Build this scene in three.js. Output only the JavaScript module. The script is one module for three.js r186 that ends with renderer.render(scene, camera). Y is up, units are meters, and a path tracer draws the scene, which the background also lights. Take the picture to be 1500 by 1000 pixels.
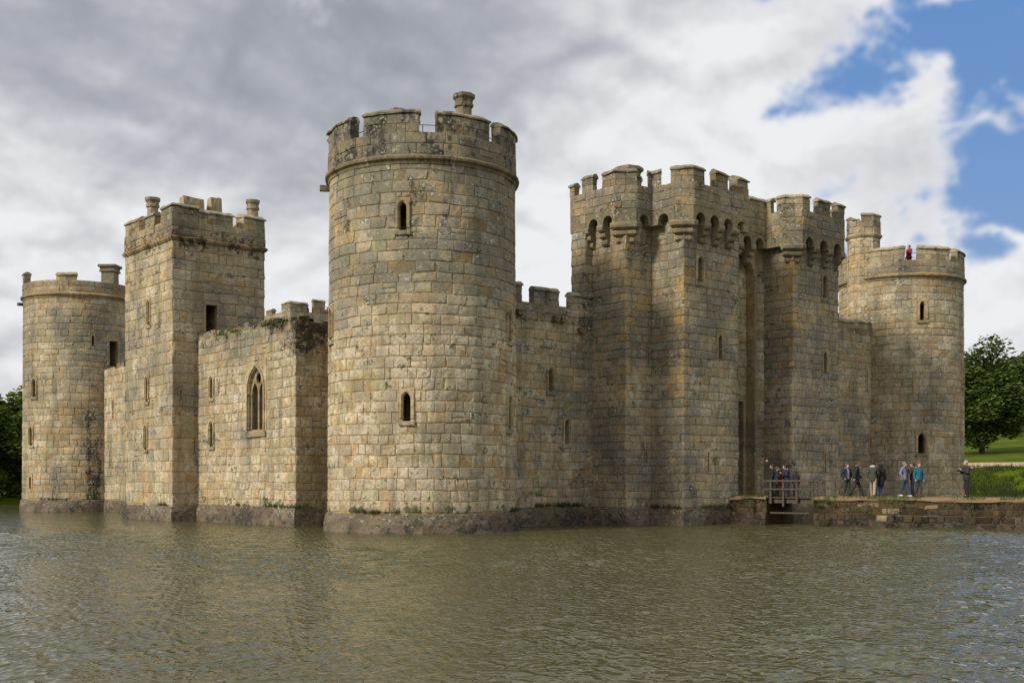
import * as THREE from 'three';
import { mergeGeometries, mergeVertices } from 'three/addons/utils/BufferGeometryUtils.js';
import { MarchingCubes } from 'three/addons/objects/MarchingCubes.js';

// ---------------------------------------------------------------- camera, sky, sun, exposure
// World: x runs along the north front of the castle (towards the north-west tower), -z along its east side,
// y up, water level at y = 0, origin at the middle of the north-east tower.
const scene = new THREE.Scene();
const camera = new THREE.PerspectiveCamera(2 * Math.atan(500 / 1685) * 180 / Math.PI, 1.5, 0.1, 6000);
const EYE = new THREE.Vector3(-32.77, 2.4, 45.34);
camera.position.copy(EYE);
camera.lookAt(EYE.x + 64.679, EYE.y, EYE.z - 76.267);
camera.setViewOffset(1500, 1000, 0, -203, 1500, 1000);     // rising front: verticals stay parallel

const renderer = new THREE.WebGLRenderer();
renderer.toneMapping = THREE.LinearToneMapping;
renderer.toneMappingExposure = 0.88;
renderer.shadowMap.enabled = true;

const SUN = new THREE.Vector3(-0.80, 0.50, -0.04).normalize();
const sun = new THREE.DirectionalLight(new THREE.Color(1.0, 0.915, 0.79), 4.0);
sun.position.copy(SUN).multiplyScalar(200).add(new THREE.Vector3(20, 0, -20));
sun.target.position.set(20, 0, -20);
sun.castShadow = true;
sun.shadow.radius = 22;
Object.assign(sun.shadow.camera, { left: -110, right: 110, top: 110, bottom: -110, near: 1, far: 500 });
sun.shadow.mapSize.set(2048, 2048);
scene.add(sun, sun.target);

// ---------------------------------------------------------------- noise
function rng(seed) { let a = seed >>> 0; return () => { a = (a + 0x6D2B79F5) | 0; let t = Math.imul(a ^ (a >>> 15), 1 | a); t = (t + Math.imul(t ^ (t >>> 7), 61 | t)) ^ t; return ((t ^ (t >>> 14)) >>> 0) / 4294967296; }; }
const TAB = new Float32Array(65536); { const r = rng(77); for (let i = 0; i < 65536; i++) TAB[i] = r(); }
const hsh = (x, y, z) => TAB[(Math.imul(x, 374761393) + Math.imul(y, 668265263) + Math.imul(z, 1274126177) >>> 7) & 65535];
const sm = t => t * t * (3 - 2 * t), lerp = (a, b, t) => a + (b - a) * t, clamp = (v, a = 0, b = 1) => v < a ? a : v > b ? b : v;
const bell = (v, c, w) => Math.exp(-(((v - c) / w) ** 2));
const ss = (a, b, v) => sm(clamp((v - a) / (b - a)));
function n2(x, y, k = 0) {
  const xi = Math.floor(x), yi = Math.floor(y), fx = sm(x - xi), fy = sm(y - yi);
  return lerp(lerp(hsh(xi, yi, k), hsh(xi + 1, yi, k), fx), lerp(hsh(xi, yi + 1, k), hsh(xi + 1, yi + 1, k), fx), fy);
}
function n3(x, y, z) {
  const xi = Math.floor(x), yi = Math.floor(y), zi = Math.floor(z), fx = sm(x - xi), fy = sm(y - yi), fz = sm(z - zi);
  const f = k => lerp(lerp(hsh(xi, yi, k), hsh(xi + 1, yi, k), fx), lerp(hsh(xi, yi + 1, k), hsh(xi + 1, yi + 1, k), fx), fy);
  return lerp(f(zi), f(zi + 1), fz);
}
function fbm2(x, y, o, k = 0) { let a = 0, w = 0.5, t = 0; for (let i = 0; i < o; i++) { a += w * n2(x, y, k + i); t += w; w *= 0.55; x = x * 2.03 + 17.1; y = y * 2.03 + 5.3; } return a / t; }
function fbm3(x, y, z, o) { let a = 0, w = 0.5, t = 0; for (let i = 0; i < o; i++) { a += w * n3(x, y, z); t += w; w *= 0.52; x = x * 2.03 + 7.7; y = y * 2.03 + 3.1; z = z * 2.03 + 11.9; } return a / t; }

// ---------------------------------------------------------------- sky: broken cloud, thick and grey to the south, clearing to the west
{
  const W = 2048, H = 1024, data = new Float32Array(W * H * 4);
  const fwd = Math.atan2(-0.76267, 0.64679);
  const bump = (A, e, a0, e0, wa, we) => Math.exp(-(((A - a0) / wa) ** 2) - ((e - e0) / we) ** 2);
  for (let j = 0; j < H; j++) for (let i = 0; i < W; i++) {
    const phi = ((i + 0.5) / W - 0.5) * 2 * Math.PI, lat = ((j + 0.5) / H - 0.5) * Math.PI, o = (j * W + i) * 4;
    const cl = Math.cos(lat), x = cl * Math.cos(phi), y = Math.sin(lat), z = cl * Math.sin(phi);
    let A = phi - fwd; A = Math.atan2(Math.sin(A), Math.cos(A)) * 180 / Math.PI;
    const e = Math.max(lat * 180 / Math.PI, 0);
    // clear air
    const h = Math.pow(1 - Math.max(y, 0), 5);
    let r = lerp(0.110, 0.50, h), g = lerp(0.285, 0.63, h), b = lerp(0.64, 0.84, h);
    // cloud cover
    const q = 1 / (Math.max(y, 0) + 0.42);
    const dens = (up) => {
      const px = x * (q - up) * 3.3, pz = z * (q - up) * 3.3, hy = y * 5;
      const wx = fbm3(px * 1.1, hy, pz * 1.1 + 3.3, 3) - 0.5, wz = fbm3(px * 1.1 + 9, hy, pz * 1.1, 3) - 0.5;
      let a = 0, w = 0.5, f = 2.0, t = 0; for (let k = 0; k < 7; k++) { const v = n3((px + wx * 0.35) * f + k * 7.3, hy * f * 0.5, (pz + wz * 0.35) * f - k * 3.1); a += w * (1 - Math.abs(2 * v - 1)); t += w; w *= 0.64; f *= 2.07; }
      return [fbm3(px * 0.75 + wx * 0.5, hy * 0.5, pz * 0.75 + wz * 0.5, 4), a / t];
    };
    const [big, det] = dens(0), [big2, det2] = dens(0.05);
    let cov = 0.19 + (big - 0.5) * 0.7 + (det - 0.55) * 1.35;
    cov += 0.28 * bump(A, e, -14, 14, 20, 16) + 0.22 * bump(A, e, 5, 15, 9.5, 9);
    cov -= 0.85 * bump(A, e, 25.5, 17, 9.5, 8.5) + 0.30 * bump(A, e, 14.5, 13, 3.2, 3.2) + 0.36 * bump(A, e, -19.6, 12.2, 1.6, 1.2) + 0.20 * bump(A, e, -10, 10, 3, 2);
    cov += 0.25 * bump(A, e, 15, 8, 4, 2.4) + 0.55 * bump(A, e, 21, 5.0, 9, 5) + 0.30 * bump(A, e, 20.4, 18.4, 1.6, 1.8) + 0.45 * bump(A, e, 23.8, 16.4, 1.6, 1.1);
    const c = ss(-0.09, 0.19, cov);
    // lit from above: a clump with more cloud over it is darker, its upper edge bright
    const relief = (det2 - det) * 1.05 + (big2 - big) * 0.4;
    let thick = 0.13 + (big - 0.5) * 1.0 + (det - 0.56) * 0.35 + relief;
    thick += 0.84 * bump(A, e, -14, 21.5, 17, 9) + 0.16 * bump(A, e, -22, 6, 8, 3) - 0.40 * bump(A, e, 9, 14, 9, 10) - 0.42 * bump(A, e, -17, 9, 13, 5.5);
    const t = (thick < 0.45 ? clamp(thick) : 0.45 + 0.5 * (1 - Math.exp(-(thick - 0.45) / 0.5))) * ss(0.0, 0.42, cov + 0.08);
    const cr = lerp(0.97, 0.225, t), cg = lerp(0.98, 0.248, t), cb = lerp(1.0, 0.320, t);
    r = lerp(r, cr, c); g = lerp(g, cg, c); b = lerp(b, cb, c);
    if (lat < 0) { const k = ss(0, 0.06, -y); r = lerp(r, 0.10, k); g = lerp(g, 0.10, k); b = lerp(b, 0.07, k); }
    data[o] = r; data[o + 1] = g; data[o + 2] = b; data[o + 3] = 1;
  }
  const t = new THREE.DataTexture(data, W, H, THREE.RGBAFormat, THREE.FloatType);
  t.mapping = THREE.EquirectangularReflectionMapping; t.magFilter = t.minFilter = THREE.LinearFilter; t.wrapS = THREE.RepeatWrapping; t.needsUpdate = true;
  scene.background = t; scene.environment = t;
}

// ---------------------------------------------------------------- textures and materials
const toS = v => { v = clamp(v); return Math.round(255 * (v <= 0.0031308 ? v * 12.92 : 1.055 * Math.pow(v, 1 / 2.4) - 0.055)); };
function colourTex(W, H, wm, hm, fn) {            // fn(s, y) in metres -> linear rgb
  const d = new Uint8Array(W * H * 4);
  for (let j = 0; j < H; j++) for (let i = 0; i < W; i++) {
    const c = fn((i + 0.5) / W * wm, (j + 0.5) / H * hm), o = (j * W + i) * 4;
    d[o] = toS(c[0]); d[o + 1] = toS(c[1]); d[o + 2] = toS(c[2]); d[o + 3] = 255;
  }
  const t = new THREE.DataTexture(d, W, H, THREE.RGBAFormat);
  t.colorSpace = THREE.SRGBColorSpace; t.wrapS = t.wrapT = THREE.RepeatWrapping; t.magFilter = t.minFilter = THREE.LinearFilter;
  t.repeat.set(1 / wm, 1 / hm); t.needsUpdate = true; return t;
}
function greyTex(N, m, fn) {                       // tiles over m metres
  const d = new Uint8Array(N * N * 4);
  for (let j = 0; j < N; j++) for (let i = 0; i < N; i++) { const v = Math.round(255 * clamp(fn(i / N, j / N))), o = (j * N + i) * 4; d[o] = d[o + 1] = d[o + 2] = v; d[o + 3] = 255; }
  const t = new THREE.DataTexture(d, N, N, THREE.RGBAFormat);
  t.wrapS = t.wrapT = THREE.RepeatWrapping; t.magFilter = t.minFilter = THREE.LinearFilter; t.repeat.set(1 / m, 1 / m); t.needsUpdate = true; return t;
}
// tiling noise on the unit square
function tile(u, v, f, k) {
  const x = u * f, y = v * f, xi = Math.floor(x), yi = Math.floor(y), fx = sm(x - xi), fy = sm(y - yi), w = i => ((i % f) + f) % f;
  return lerp(lerp(hsh(w(xi), w(yi), k), hsh(w(xi + 1), w(yi), k), fx), lerp(hsh(w(xi), w(yi + 1), k), hsh(w(xi + 1), w(yi + 1), k), fx), fy);
}
const grain = greyTex(512, 4, (u, v) => 0.32 * tile(u, v, 12, 1) + 0.30 * tile(u, v, 34, 2) + 0.22 * tile(u, v, 88, 3) + 0.16 * tile(u, v, 230, 4));
const mix3 = (a, b, t) => [lerp(a[0], b[0], t), lerp(a[1], b[1], t), lerp(a[2], b[2], t)];
const BUFF = [0.390, 0.322, 0.212], PALE = [0.512, 0.440, 0.315], GREY = [0.205, 0.190, 0.148], BLACK = [0.050, 0.045, 0.036], OCHRE = [0.37, 0.262, 0.130], WHITE = [0.56, 0.55, 0.49], MOSS = [0.085, 0.085, 0.028], RUST = [0.13, 0.065, 0.035];
// weathered sandstone: patches of lichen, soot-black crust, ochre stone, white lichen spots and moss, each with its own grain.
// o.grey / o.black / o.white / o.ochre / o.moss(s, y): how common each is at a place, as mapped from the photograph
function weathered(wm, hm, seed, o) {
  const W = Math.min(1280, Math.round(wm * 34)), H = Math.min(1024, Math.round(hm * 38)), k = seed * 31, ox = seed * 13.7;
  const t = colourTex(W, H, wm, hm, (s, y) => {
    s -= o.mid ?? 0;
    const X = (v, q) => 0.5 + (v - 0.5) * q, a = X(fbm2(s * 0.33 + ox, y * 0.42, 4, k), 1.7), b = X(fbm2(s * 1.1 + ox, y * 1.7, 4, k + 5), 1.7), c = X(fbm2(s * 5.2 + ox, y * 5.2, 3, k + 9), 1.6), d = n2(s * 17, y * 17, k + 12), st = X(fbm2(s * 1.9 + ox, y * 0.22, 4, k + 14), 1.6);
    let col = mix3(BUFF, PALE, ss(0.40, 0.66, b * 0.7 + c * 0.3));
    col = mix3(col, OCHRE, 0.48 * ss(0.60, 0.72, fbm2(s * 0.7 + 40 + ox, y * 1.15, 3, k + 20) + (o.ochre ? o.ochre(s, y) : 0) + (c - 0.5) * 0.12));
    col = mix3(col, [0.225, 0.205, 0.140], 0.55 * ss(0.52, 0.72, st * 0.75 + c * 0.25));
    col = mix3(col, GREY, 0.85 * ss(0.44, 0.64, a * 0.45 + b * 0.3 + c * 0.25 - 0.045 + (o.grey ? o.grey(s, y) : 0)));
    col = mix3(col, BLACK, 0.86 * ss(0.62, 0.80, st * 0.40 + b * 0.25 + c * 0.35 + (o.black ? o.black(s, y) : 0)));
    if (o.rust) col = mix3(col, RUST, 0.75 * ss(0.60, 0.74, b * 0.4 + c * 0.6 + o.rust(s, y)));
    if (o.moss) col = mix3(col, MOSS, 0.85 * ss(0.58, 0.72, b * 0.5 + c * 0.5 + o.moss(s, y)));
    col = mix3(col, WHITE, 0.55 * ss(0.70, 0.84, c * 0.5 + d * 0.28 + b * 0.22 + (o.white ? o.white(s, y) : 0)));
    const v = 0.66 + 0.68 * (c * 0.45 + d * 0.55);
    return [col[0] * v, col[1] * v, col[2] * v];
  });
  if (o.mid) t.offset.set(o.mid / wm, 0);
  const m = new THREE.MeshPhysicalMaterial({ map: t, vertexColors: true, roughness: 1, specularIntensity: 0.35, bumpMap: grain, bumpScale: 0.035 });
  return m;
}
const plain = (r, g, b, rough = 0.9, metal = 0) => new THREE.MeshStandardMaterial({ color: new THREE.Color(r, g, b), roughness: rough, metalness: metal });

// ---------------------------------------------------------------- scene bookkeeping
const used = new Map();
const numbered = n => { const c = used.get(n) ?? 0; used.set(n, c + 1); return c ? n + '_' + String(c).padStart(3, '0') : n; };
const shade = o => { o.castShadow = o.receiveShadow = true; return o; };
function thing(name, label, category, [x, y, z], group) {
  const g = new THREE.Group(); g.name = numbered(name); g.position.set(x, y, z); g.userData = { label, category }; if (group) g.userData.group = group; scene.add(g); return g;
}
function part(parent, name, geo, mat, label) {     // geo in world coordinates; parent may be a thing or one of its parts
  let root = parent; while (root.parent && root.parent !== scene) root = root.parent;
  geo.translate(-root.position.x, -root.position.y, -root.position.z);
  const m = shade(new THREE.Mesh(geo, mat)); m.name = name; if (label) m.userData.label = label; parent.add(m); return m;
}
function structure(name, geo, mat, label, category) { const m = shade(new THREE.Mesh(geo, mat)); m.name = numbered(name); m.userData = { kind: 'structure', label, category }; scene.add(m); return m; }

// ---------------------------------------------------------------- wall maps: (s along the wall to the right seen from outside, y, o outward) -> point
function roundMap(cx, cz, R0, R1 = R0, H = 17) {
  const base = Math.atan2(EYE.z - cz, EYE.x - cx), R = R0;
  const P = (s, y, o) => { const f = base - s / R, r = lerp(R0, R1, clamp(y / H)) + o; return [cx + r * Math.cos(f), y, cz + r * Math.sin(f)]; };
  return { P, curved: true, R, L: 2 * Math.PI * R, N: s => { const f = base - s / R; return [Math.cos(f), Math.sin(f)]; } };
}
function flatMap(x0, z0, x1, z1, sOff = 0) {
  const L = Math.hypot(x1 - x0, z1 - z0), dx = (x1 - x0) / L, dz = (z1 - z0) / L, nx = -dz, nz = dx;
  return { P: (s, y, o) => [x0 + dx * (s - sOff) + nx * o, y, z0 + dz * (s - sOff) + nz * o], curved: false, L, s0: sOff, s1: sOff + L, N: () => [nx, nz], T: [dx, dz] };
}
function pathMaps(pts) { const out = []; let s = 0; for (let i = 0; i + 1 < pts.length; i++) { const m = flatMap(...pts[i], ...pts[i + 1], s); out.push(m); s += m.L; } return out; }
// a bent line with mitred offsets
function pathMap(pts) {
  const f = pathMaps(pts), n = pts.length, cum = [0], mit = [];
  f.forEach(m => cum.push(cum[cum.length - 1] + m.L));
  for (let i = 0; i < n; i++) {
    const a = f[Math.max(0, i - 1)].N(), b = f[Math.min(n - 2, i)].N(), x = a[0] + b[0], z = a[1] + b[1], k = 2 / (x * x + z * z);
    mit.push([x * k, z * k]);
  }
  const P = (s, y, o) => {
    let i = 0; while (i < n - 2 && s > cum[i + 1]) i++;
    const t = (s - cum[i]) / (cum[i + 1] - cum[i]), x = lerp(pts[i][0], pts[i + 1][0], t), z = lerp(pts[i][1], pts[i + 1][1], t);
    return [x + lerp(mit[i][0], mit[i + 1][0], clamp(t)) * o, y, z + lerp(mit[i][1], mit[i + 1][1], clamp(t)) * o];
  };
  return { P, cum, L: cum[n - 1], knots: cum, curved: false };
}

// ---------------------------------------------------------------- geometry builders
class Buf {
  constructor() { this.p = []; this.uv = []; this.c = []; this.i = []; }
  v(p, u, w, c) { this.p.push(p[0], p[1], p[2]); this.uv.push(u, w); this.c.push(c[0], c[1], c[2]); return this.p.length / 3 - 1; }
  quad(a, b, c, d) { this.i.push(a, b, c, a, c, d); }
  q4(A, B, C, D, ua, ub, uc, ud, col) { const a = this.v(A, ...ua, col), b = this.v(B, ...ub, col), c = this.v(C, ...uc, col), d = this.v(D, ...ud, col); this.quad(a, b, c, d); }
  geo(smooth = true) {
    let g = new THREE.BufferGeometry();
    g.setAttribute('position', new THREE.Float32BufferAttribute(this.p, 3)); g.setAttribute('uv', new THREE.Float32BufferAttribute(this.uv, 2)); g.setAttribute('color', new THREE.Float32BufferAttribute(this.c, 3));
    g.setIndex(this.i); if (!smooth) g = g.toNonIndexed(); g.computeVertexNormals(); if (!smooth) { const n = g.attributes.position.count, ix = new Array(n); for (let k = 0; k < n; k++) ix[k] = k; g.setIndex(ix); } return g;
  }
}
function coat(g, c = [1, 1, 1]) { const n = g.attributes.position.count, a = new Float32Array(n * 3); for (let i = 0; i < n; i++) { a[i * 3] = c[0]; a[i * 3 + 1] = c[1]; a[i * 3 + 2] = c[2]; } g.setAttribute('color', new THREE.BufferAttribute(a, 3)); return g; }
function indexed(g) { if (!g.index) { const n = g.attributes.position.count, ix = []; for (let k = 0; k < n; k++) ix.push(k); g.setIndex(ix); } return g; }
function roughen(g, amp, f = 1.6, creased = true) {  // worn, uneven stone: displace by noise of the position
  const p = g.attributes.position;
  for (let i = 0; i < p.count; i++) {
    const x = p.getX(i), y = p.getY(i), z = p.getZ(i), q = (k) => (n3(x * f + k, y * f + k * 2, z * f) - 0.5) + 0.55 * (n3(x * f * 2.9 + k, y * f * 2.9, z * f * 2.9 + k) - 0.5);
    p.setXYZ(i, x + q(3) * amp, y + q(19) * amp, z + q(41) * amp);
  }
  g.computeVertexNormals(); return g;
}
// closed profile [(o, y)] (counter-clockwise seen with o to the right) swept along a map
function sweep(M, prof, s0, s1, step, col = [1, 1, 1], rough = 0, closed = false) {
  const b = new Buf(), n = Math.max(1, Math.ceil((s1 - s0) / step)), ks = [];
  for (let i = 0; i <= n; i++) ks.push(s0 + (s1 - s0) * i / n);
  if (M.knots) { for (const k of M.knots) if (k > s0 + 0.02 && k < s1 - 0.02) ks.push(k); ks.sort((a, c) => a - c); }
  let per = 0;
  for (let j = 0; j < prof.length; j++) {
    const A = prof[j], C = prof[(j + 1) % prof.length], len = Math.hypot(C[0] - A[0], C[1] - A[1]);
    for (let i = 0; i + 1 < ks.length; i++) b.q4(M.P(ks[i], A[1], A[0]), M.P(ks[i + 1], A[1], A[0]), M.P(ks[i + 1], C[1], C[0]), M.P(ks[i], C[1], C[0]),
      [ks[i], A[1] - A[0]], [ks[i + 1], A[1] - A[0]], [ks[i + 1], C[1] - C[0]], [ks[i], C[1] - C[0]], col);
    per += len;
  }
  if (!closed) {
    const tri = THREE.ShapeUtils.triangulateShape(prof.map(p => new THREE.Vector2(p[0], p[1])), []);
    for (const [s, flip] of [[s0, 0], [s1, 1]]) for (const t of tri) {
      const id = (flip ? t : [t[0], t[2], t[1]]).map(k => b.v(M.P(s, prof[k][1], prof[k][0]), s + prof[k][0], prof[k][1], col)); b.i.push(...id);
    }
  }
  let g = b.geo(false); if (rough) g = roughen(g, rough); return g;
}
// one dressed stone: face with worn arrises, sides running back into the joint
const wobble = (s, y) => 0.10 * (n2(s * 0.55 + 30, y * 0.5, 70) - 0.5) + 0.05 * (n2(s * 1.9 + 30, y * 0.9, 71) - 0.5);
function stone(M, s0, s1, y0, y1, r, proud, col) {
  const w = s1 - s0, h = y1 - y0, j = 0.003 + 0.010 * r(), jy = 0.004 + 0.015 * r(), bw = Math.min(0.030, w * 0.2), bh = Math.min(0.028, h * 0.2);
  const cs = [[s0 + j, y0 + jy], [s1 - j, y0 + jy], [s1 - j, y1 - jy], [s0 + j, y1 - jy]].map((p, i) => { const br = r() < 0.12 ? 0.02 + 0.07 * r() : 0; return [p[0] + (r() - 0.5) * 0.045 + (i === 0 || i === 3 ? br : -br), p[1] + (r() - 0.5) * 0.04 + wobble(p[0], p[1]) + (i < 2 ? br : -br) * 0.6]; });
  const nx = Math.max(1, Math.min(4, Math.round(w / 0.5))), ny = h > 0.42 ? 2 : 1;
  const us = [0, 0], vs = [0, 0], eu = bw / w, ev = bh / h;
  for (let i = 0; i <= nx; i++) us.push(eu + (1 - 2 * eu) * i / nx); us.push(1, 1);
  for (let i = 0; i <= ny; i++) vs.push(ev + (1 - 2 * ev) * i / ny); vs.push(1, 1);
  const b = new Buf(), id = [], tx = (r() - 0.5) * 0.022, ty = (r() - 0.5) * 0.02, wear = 0.008 + 0.016 * r();
  for (let q = 0; q < vs.length; q++) for (let p = 0; p < us.length; p++) {
    const u = us[p], v = vs[q], s = (1 - v) * lerp(cs[0][0], cs[1][0], u) + v * lerp(cs[3][0], cs[2][0], u), y = (1 - u) * lerp(cs[0][1], cs[3][1], v) + u * lerp(cs[1][1], cs[2][1], v);
    const sk = p === 0 || q === 0 || p === us.length - 1 || q === vs.length - 1, rg = p === 1 || q === 1 || p === us.length - 2 || q === vs.length - 2;
    const o = sk ? -0.05 : rg ? proud - wear - 0.006 * r() : proud + tx * (u - 0.5) + ty * (v - 0.5) + (r() - 0.5) * 0.014;
    id.push(b.v(M.P(s, y, o), s, y, col));
  }
  const W = us.length;
  for (let q = 0; q + 1 < vs.length; q++) for (let p = 0; p + 1 < W; p++) {
    if ((p === 0 || p === W - 2) && (q === 0 || q === vs.length - 2)) continue;
    b.quad(id[q * W + p], id[q * W + p + 1], id[(q + 1) * W + p + 1], id[(q + 1) * W + p]);
  }
  return b.geo(true);
}
const toEye = new THREE.Vector3();
function courseList(y0, y1, r, h0, h1) {            // bed heights, each course its own height
  const ys = [y0]; let y = y0; while (y < y1 - h0 * 0.75) { y += lerp(h0, h1, r()); ys.push(y); }
  const k = (y1 - y0) / (ys[ys.length - 1] - y0); return ys.map(v => y0 + (v - y0) * k);
}
// rows of stones over [sa, sb] x courses, cut round the holes; returns [{ g, score }]
function masonry(M, sa, sb, beds, r, o = {}) {
  const out = [], holes = o.holes ?? [], l0 = o.len?.[0] ?? 0.55, l1 = o.len?.[1] ?? 1.25;
  const put = (s0, s1, y0, y1, k = 0) => {
    if (s1 - s0 < 0.09 || y1 - y0 < 0.09) return;
    for (const h of k < holes.length ? holes.slice(k) : []) {
      if (s1 > h[0] + 0.01 && s0 < h[1] - 0.01 && y1 > h[2] + 0.01 && y0 < h[3] - 0.01) {
        const ni = holes.indexOf(h) + 1, a = Math.max(s0, h[0]), c = Math.min(s1, h[1]);
        put(s0, h[0], y0, y1, ni); put(h[1], s1, y0, y1, ni); put(a, c, y0, h[2], ni); put(a, c, h[3], y1, ni); return;
      }
    }
    const ym = (y0 + y1) / 2, sM = (s0 + s1) / 2;
    if (o.top && ym > o.top(sM)) return;
    let t = 0.89 + 0.20 * r(), hue = r(), c = [t, t, t];
    if (hue < 0.035) c = [t * 1.02, t * 0.91, t * 0.75]; else if (hue < 0.18) c = [t * 0.88, t * 0.88, t * 0.88]; else if (hue < 0.36) c = [t * 1.04, t * 0.98, t * 0.90]; else if (hue < 0.43) c = [t * 0.88, t * 0.92, t * 0.83]; else if (hue < 0.49) c = [t * 0.84, t * 0.83, t * 0.81];
    if (o.tint) c = o.tint(c, sM, ym, r);
    let proud = 0.016 + 0.022 * r(); if (r() < (o.decay ?? 0.05)) proud = -0.004 + 0.012 * r();
    const g = stone(M, s0, s1, y0, y1, r, proud, c), p = M.P(sM, ym, 0), n = M.N(sM);
    toEye.set(EYE.x - p[0], EYE.y - p[1], EYE.z - p[2]); const d = toEye.length();
    out.push({ g, score: Math.max(0, (n[0] * toEye.x + n[1] * toEye.z) / d) * (s1 - s0) * (y1 - y0) / (d * d) });
  };
  for (let i = 0; i + 1 < beds.length; i++) {
    const y0 = beds[i], y1 = beds[i + 1], e0 = (o.ext0 ?? 0) * ((i + (o.odd ?? 0)) % 2 ? 1 : 0), e1 = (o.ext1 ?? 0) * ((i + (o.odd ?? 0)) % 2 ? 0 : 1);
    let s = sa - e0; const end = sb + e1, sc = o.big ? o.big((y0 + y1) / 2) : 1, first = lerp(l0, l1, r()) * (0.35 + 0.65 * r()); let w = first;
    while (s < end - 0.02) {
      if (end - s - w < l0 * 0.5) w = end - s;
      const sp = r() < (o.split ?? 0.05) && y1 - y0 > 0.5 ? y0 + (y1 - y0) * (0.4 + 0.2 * r()) : 0;
      if (sp) { put(s, s + w, y0, sp); put(s, s + w, sp, y1); } else put(s, s + w, y0, y1);
      s += w; w = lerp(l0, l1, Math.pow(r(), 1.4)) * sc * (r() < 0.1 ? 0.6 : 1);
    }
  }
  return out;
}
function setStones(root, list, mat, most = 285) {
  list.sort((a, b) => b.score - a.score);
  list.slice(0, most).forEach(q => part(root, 'stone', q.g, mat));
  const rest = list.slice(most).map(q => q.g);
  if (rest.length) part(root, 'stonework', mergeGeometries(rest), mat).userData.kind = 'stuff';
}
const MORTAR = [0.84, 0.74, 0.56];
// the wall face behind the stones, with openings; M planar or round
function face(M, sa, sb, y0, y1, holes, col = MORTAR, o = 0, top) {
  const b = new Buf(), cut = (a, c, list, st) => { const v = [a, c]; list.forEach(k => { if (k > a && k < c) v.push(k); }); v.sort((p, q) => p - q); const w = []; for (let i = 0; i + 1 < v.length; i++) { const n = Math.max(1, Math.ceil((v[i + 1] - v[i]) / st)); for (let j = 0; j < n; j++) w.push(lerp(v[i], v[i + 1], j / n)); } w.push(c); return w; };
  const S = cut(sa, sb, holes.flatMap(h => [h[0], h[1]]), M.curved ? 0.35 : top ? 0.5 : 50), Y = cut(y0, y1, holes.flatMap(h => [h[2], h[3]]), 50);
  for (let i = 0; i + 1 < S.length; i++) for (let j = 0; j + 1 < Y.length; j++) {
    const sm_ = (S[i] + S[i + 1]) / 2, ym = (Y[j] + Y[j + 1]) / 2;
    if (holes.some(h => sm_ > h[0] && sm_ < h[1] && ym > h[2] && ym < h[3])) continue;
    const t0 = top && j === Y.length - 2 ? top(S[i]) : Y[j + 1], t1 = top && j === Y.length - 2 ? top(S[i + 1]) : Y[j + 1];
    b.q4(M.P(S[i], Y[j], o), M.P(S[i + 1], Y[j], o), M.P(S[i + 1], t1, o), M.P(S[i], t0, o), [S[i], Y[j]], [S[i + 1], Y[j]], [S[i + 1], t1], [S[i], t0], col);
  }
  return b.geo(true);
}
// box in a wall's frame
function slab(M, s0, s1, y0, y1, o0, o1, col = [1, 1, 1], rough = 0, step = 0.5) { return sweep(M, [[o0, y0], [o1, y0], [o1, y1], [o0, y1]], s0, s1, step, col, rough); }
function pointed(w, h, rise, seg = 6) {             // outline of a pointed arch, base middle at 0,0
  const pts = [[-w / 2, 0], [w / 2, 0]], sp = h - rise, R = (w * w / 4 + rise * rise) / w;
  for (let i = 0; i <= seg; i++) { const t = i / seg * Math.asin(Math.min(1, rise / R)); pts.push([w / 2 - R + R * Math.cos(t), sp + R * Math.sin(t)]); }
  for (let i = seg - 1; i >= 0; i--) { const t = i / seg * Math.asin(Math.min(1, rise / R)); pts.push([-(w / 2 - R + R * Math.cos(t)), sp + R * Math.sin(t)]); }
  return pts;
}
function plate(M, sC, y0, outline, holes, o0, o1, col) {   // flat outline in the wall's plane (s, y about sC, y0), from o0 out to o1
  const sh = new THREE.Shape(outline.map(p => new THREE.Vector2(p[0], p[1])));
  holes.forEach(h => sh.holes.push(new THREE.Path(h.map(p => new THREE.Vector2(p[0], p[1])))));
  const g = new THREE.ExtrudeGeometry(sh, { depth: o1 - o0, bevelEnabled: false, steps: 1 }), p = g.attributes.position, uv = g.attributes.uv;
  const c = M.P(sC, y0, 0), n = M.N(sC), t = [n[1], -n[0]];
  const nr = g.attributes.normal;
  for (let i = 0; i < p.count; i++) { const x = p.getX(i), y = p.getY(i), z = p.getZ(i) + o0, sd = Math.abs(nr.getZ(i)) < 0.5; p.setXYZ(i, c[0] + t[0] * x + n[0] * z, y0 + y, c[2] + t[1] * x + n[1] * z); uv.setXY(i, sC + x + (sd ? z : 0), y0 + y + (sd && Math.abs(nr.getY(i)) > 0.7 ? z : 0)); }
  g.computeVertexNormals(); return indexed(coat(g, col));
}
const rect = (w, h) => [[-w / 2, 0], [w / 2, 0], [w / 2, h], [-w / 2, h]];
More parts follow.
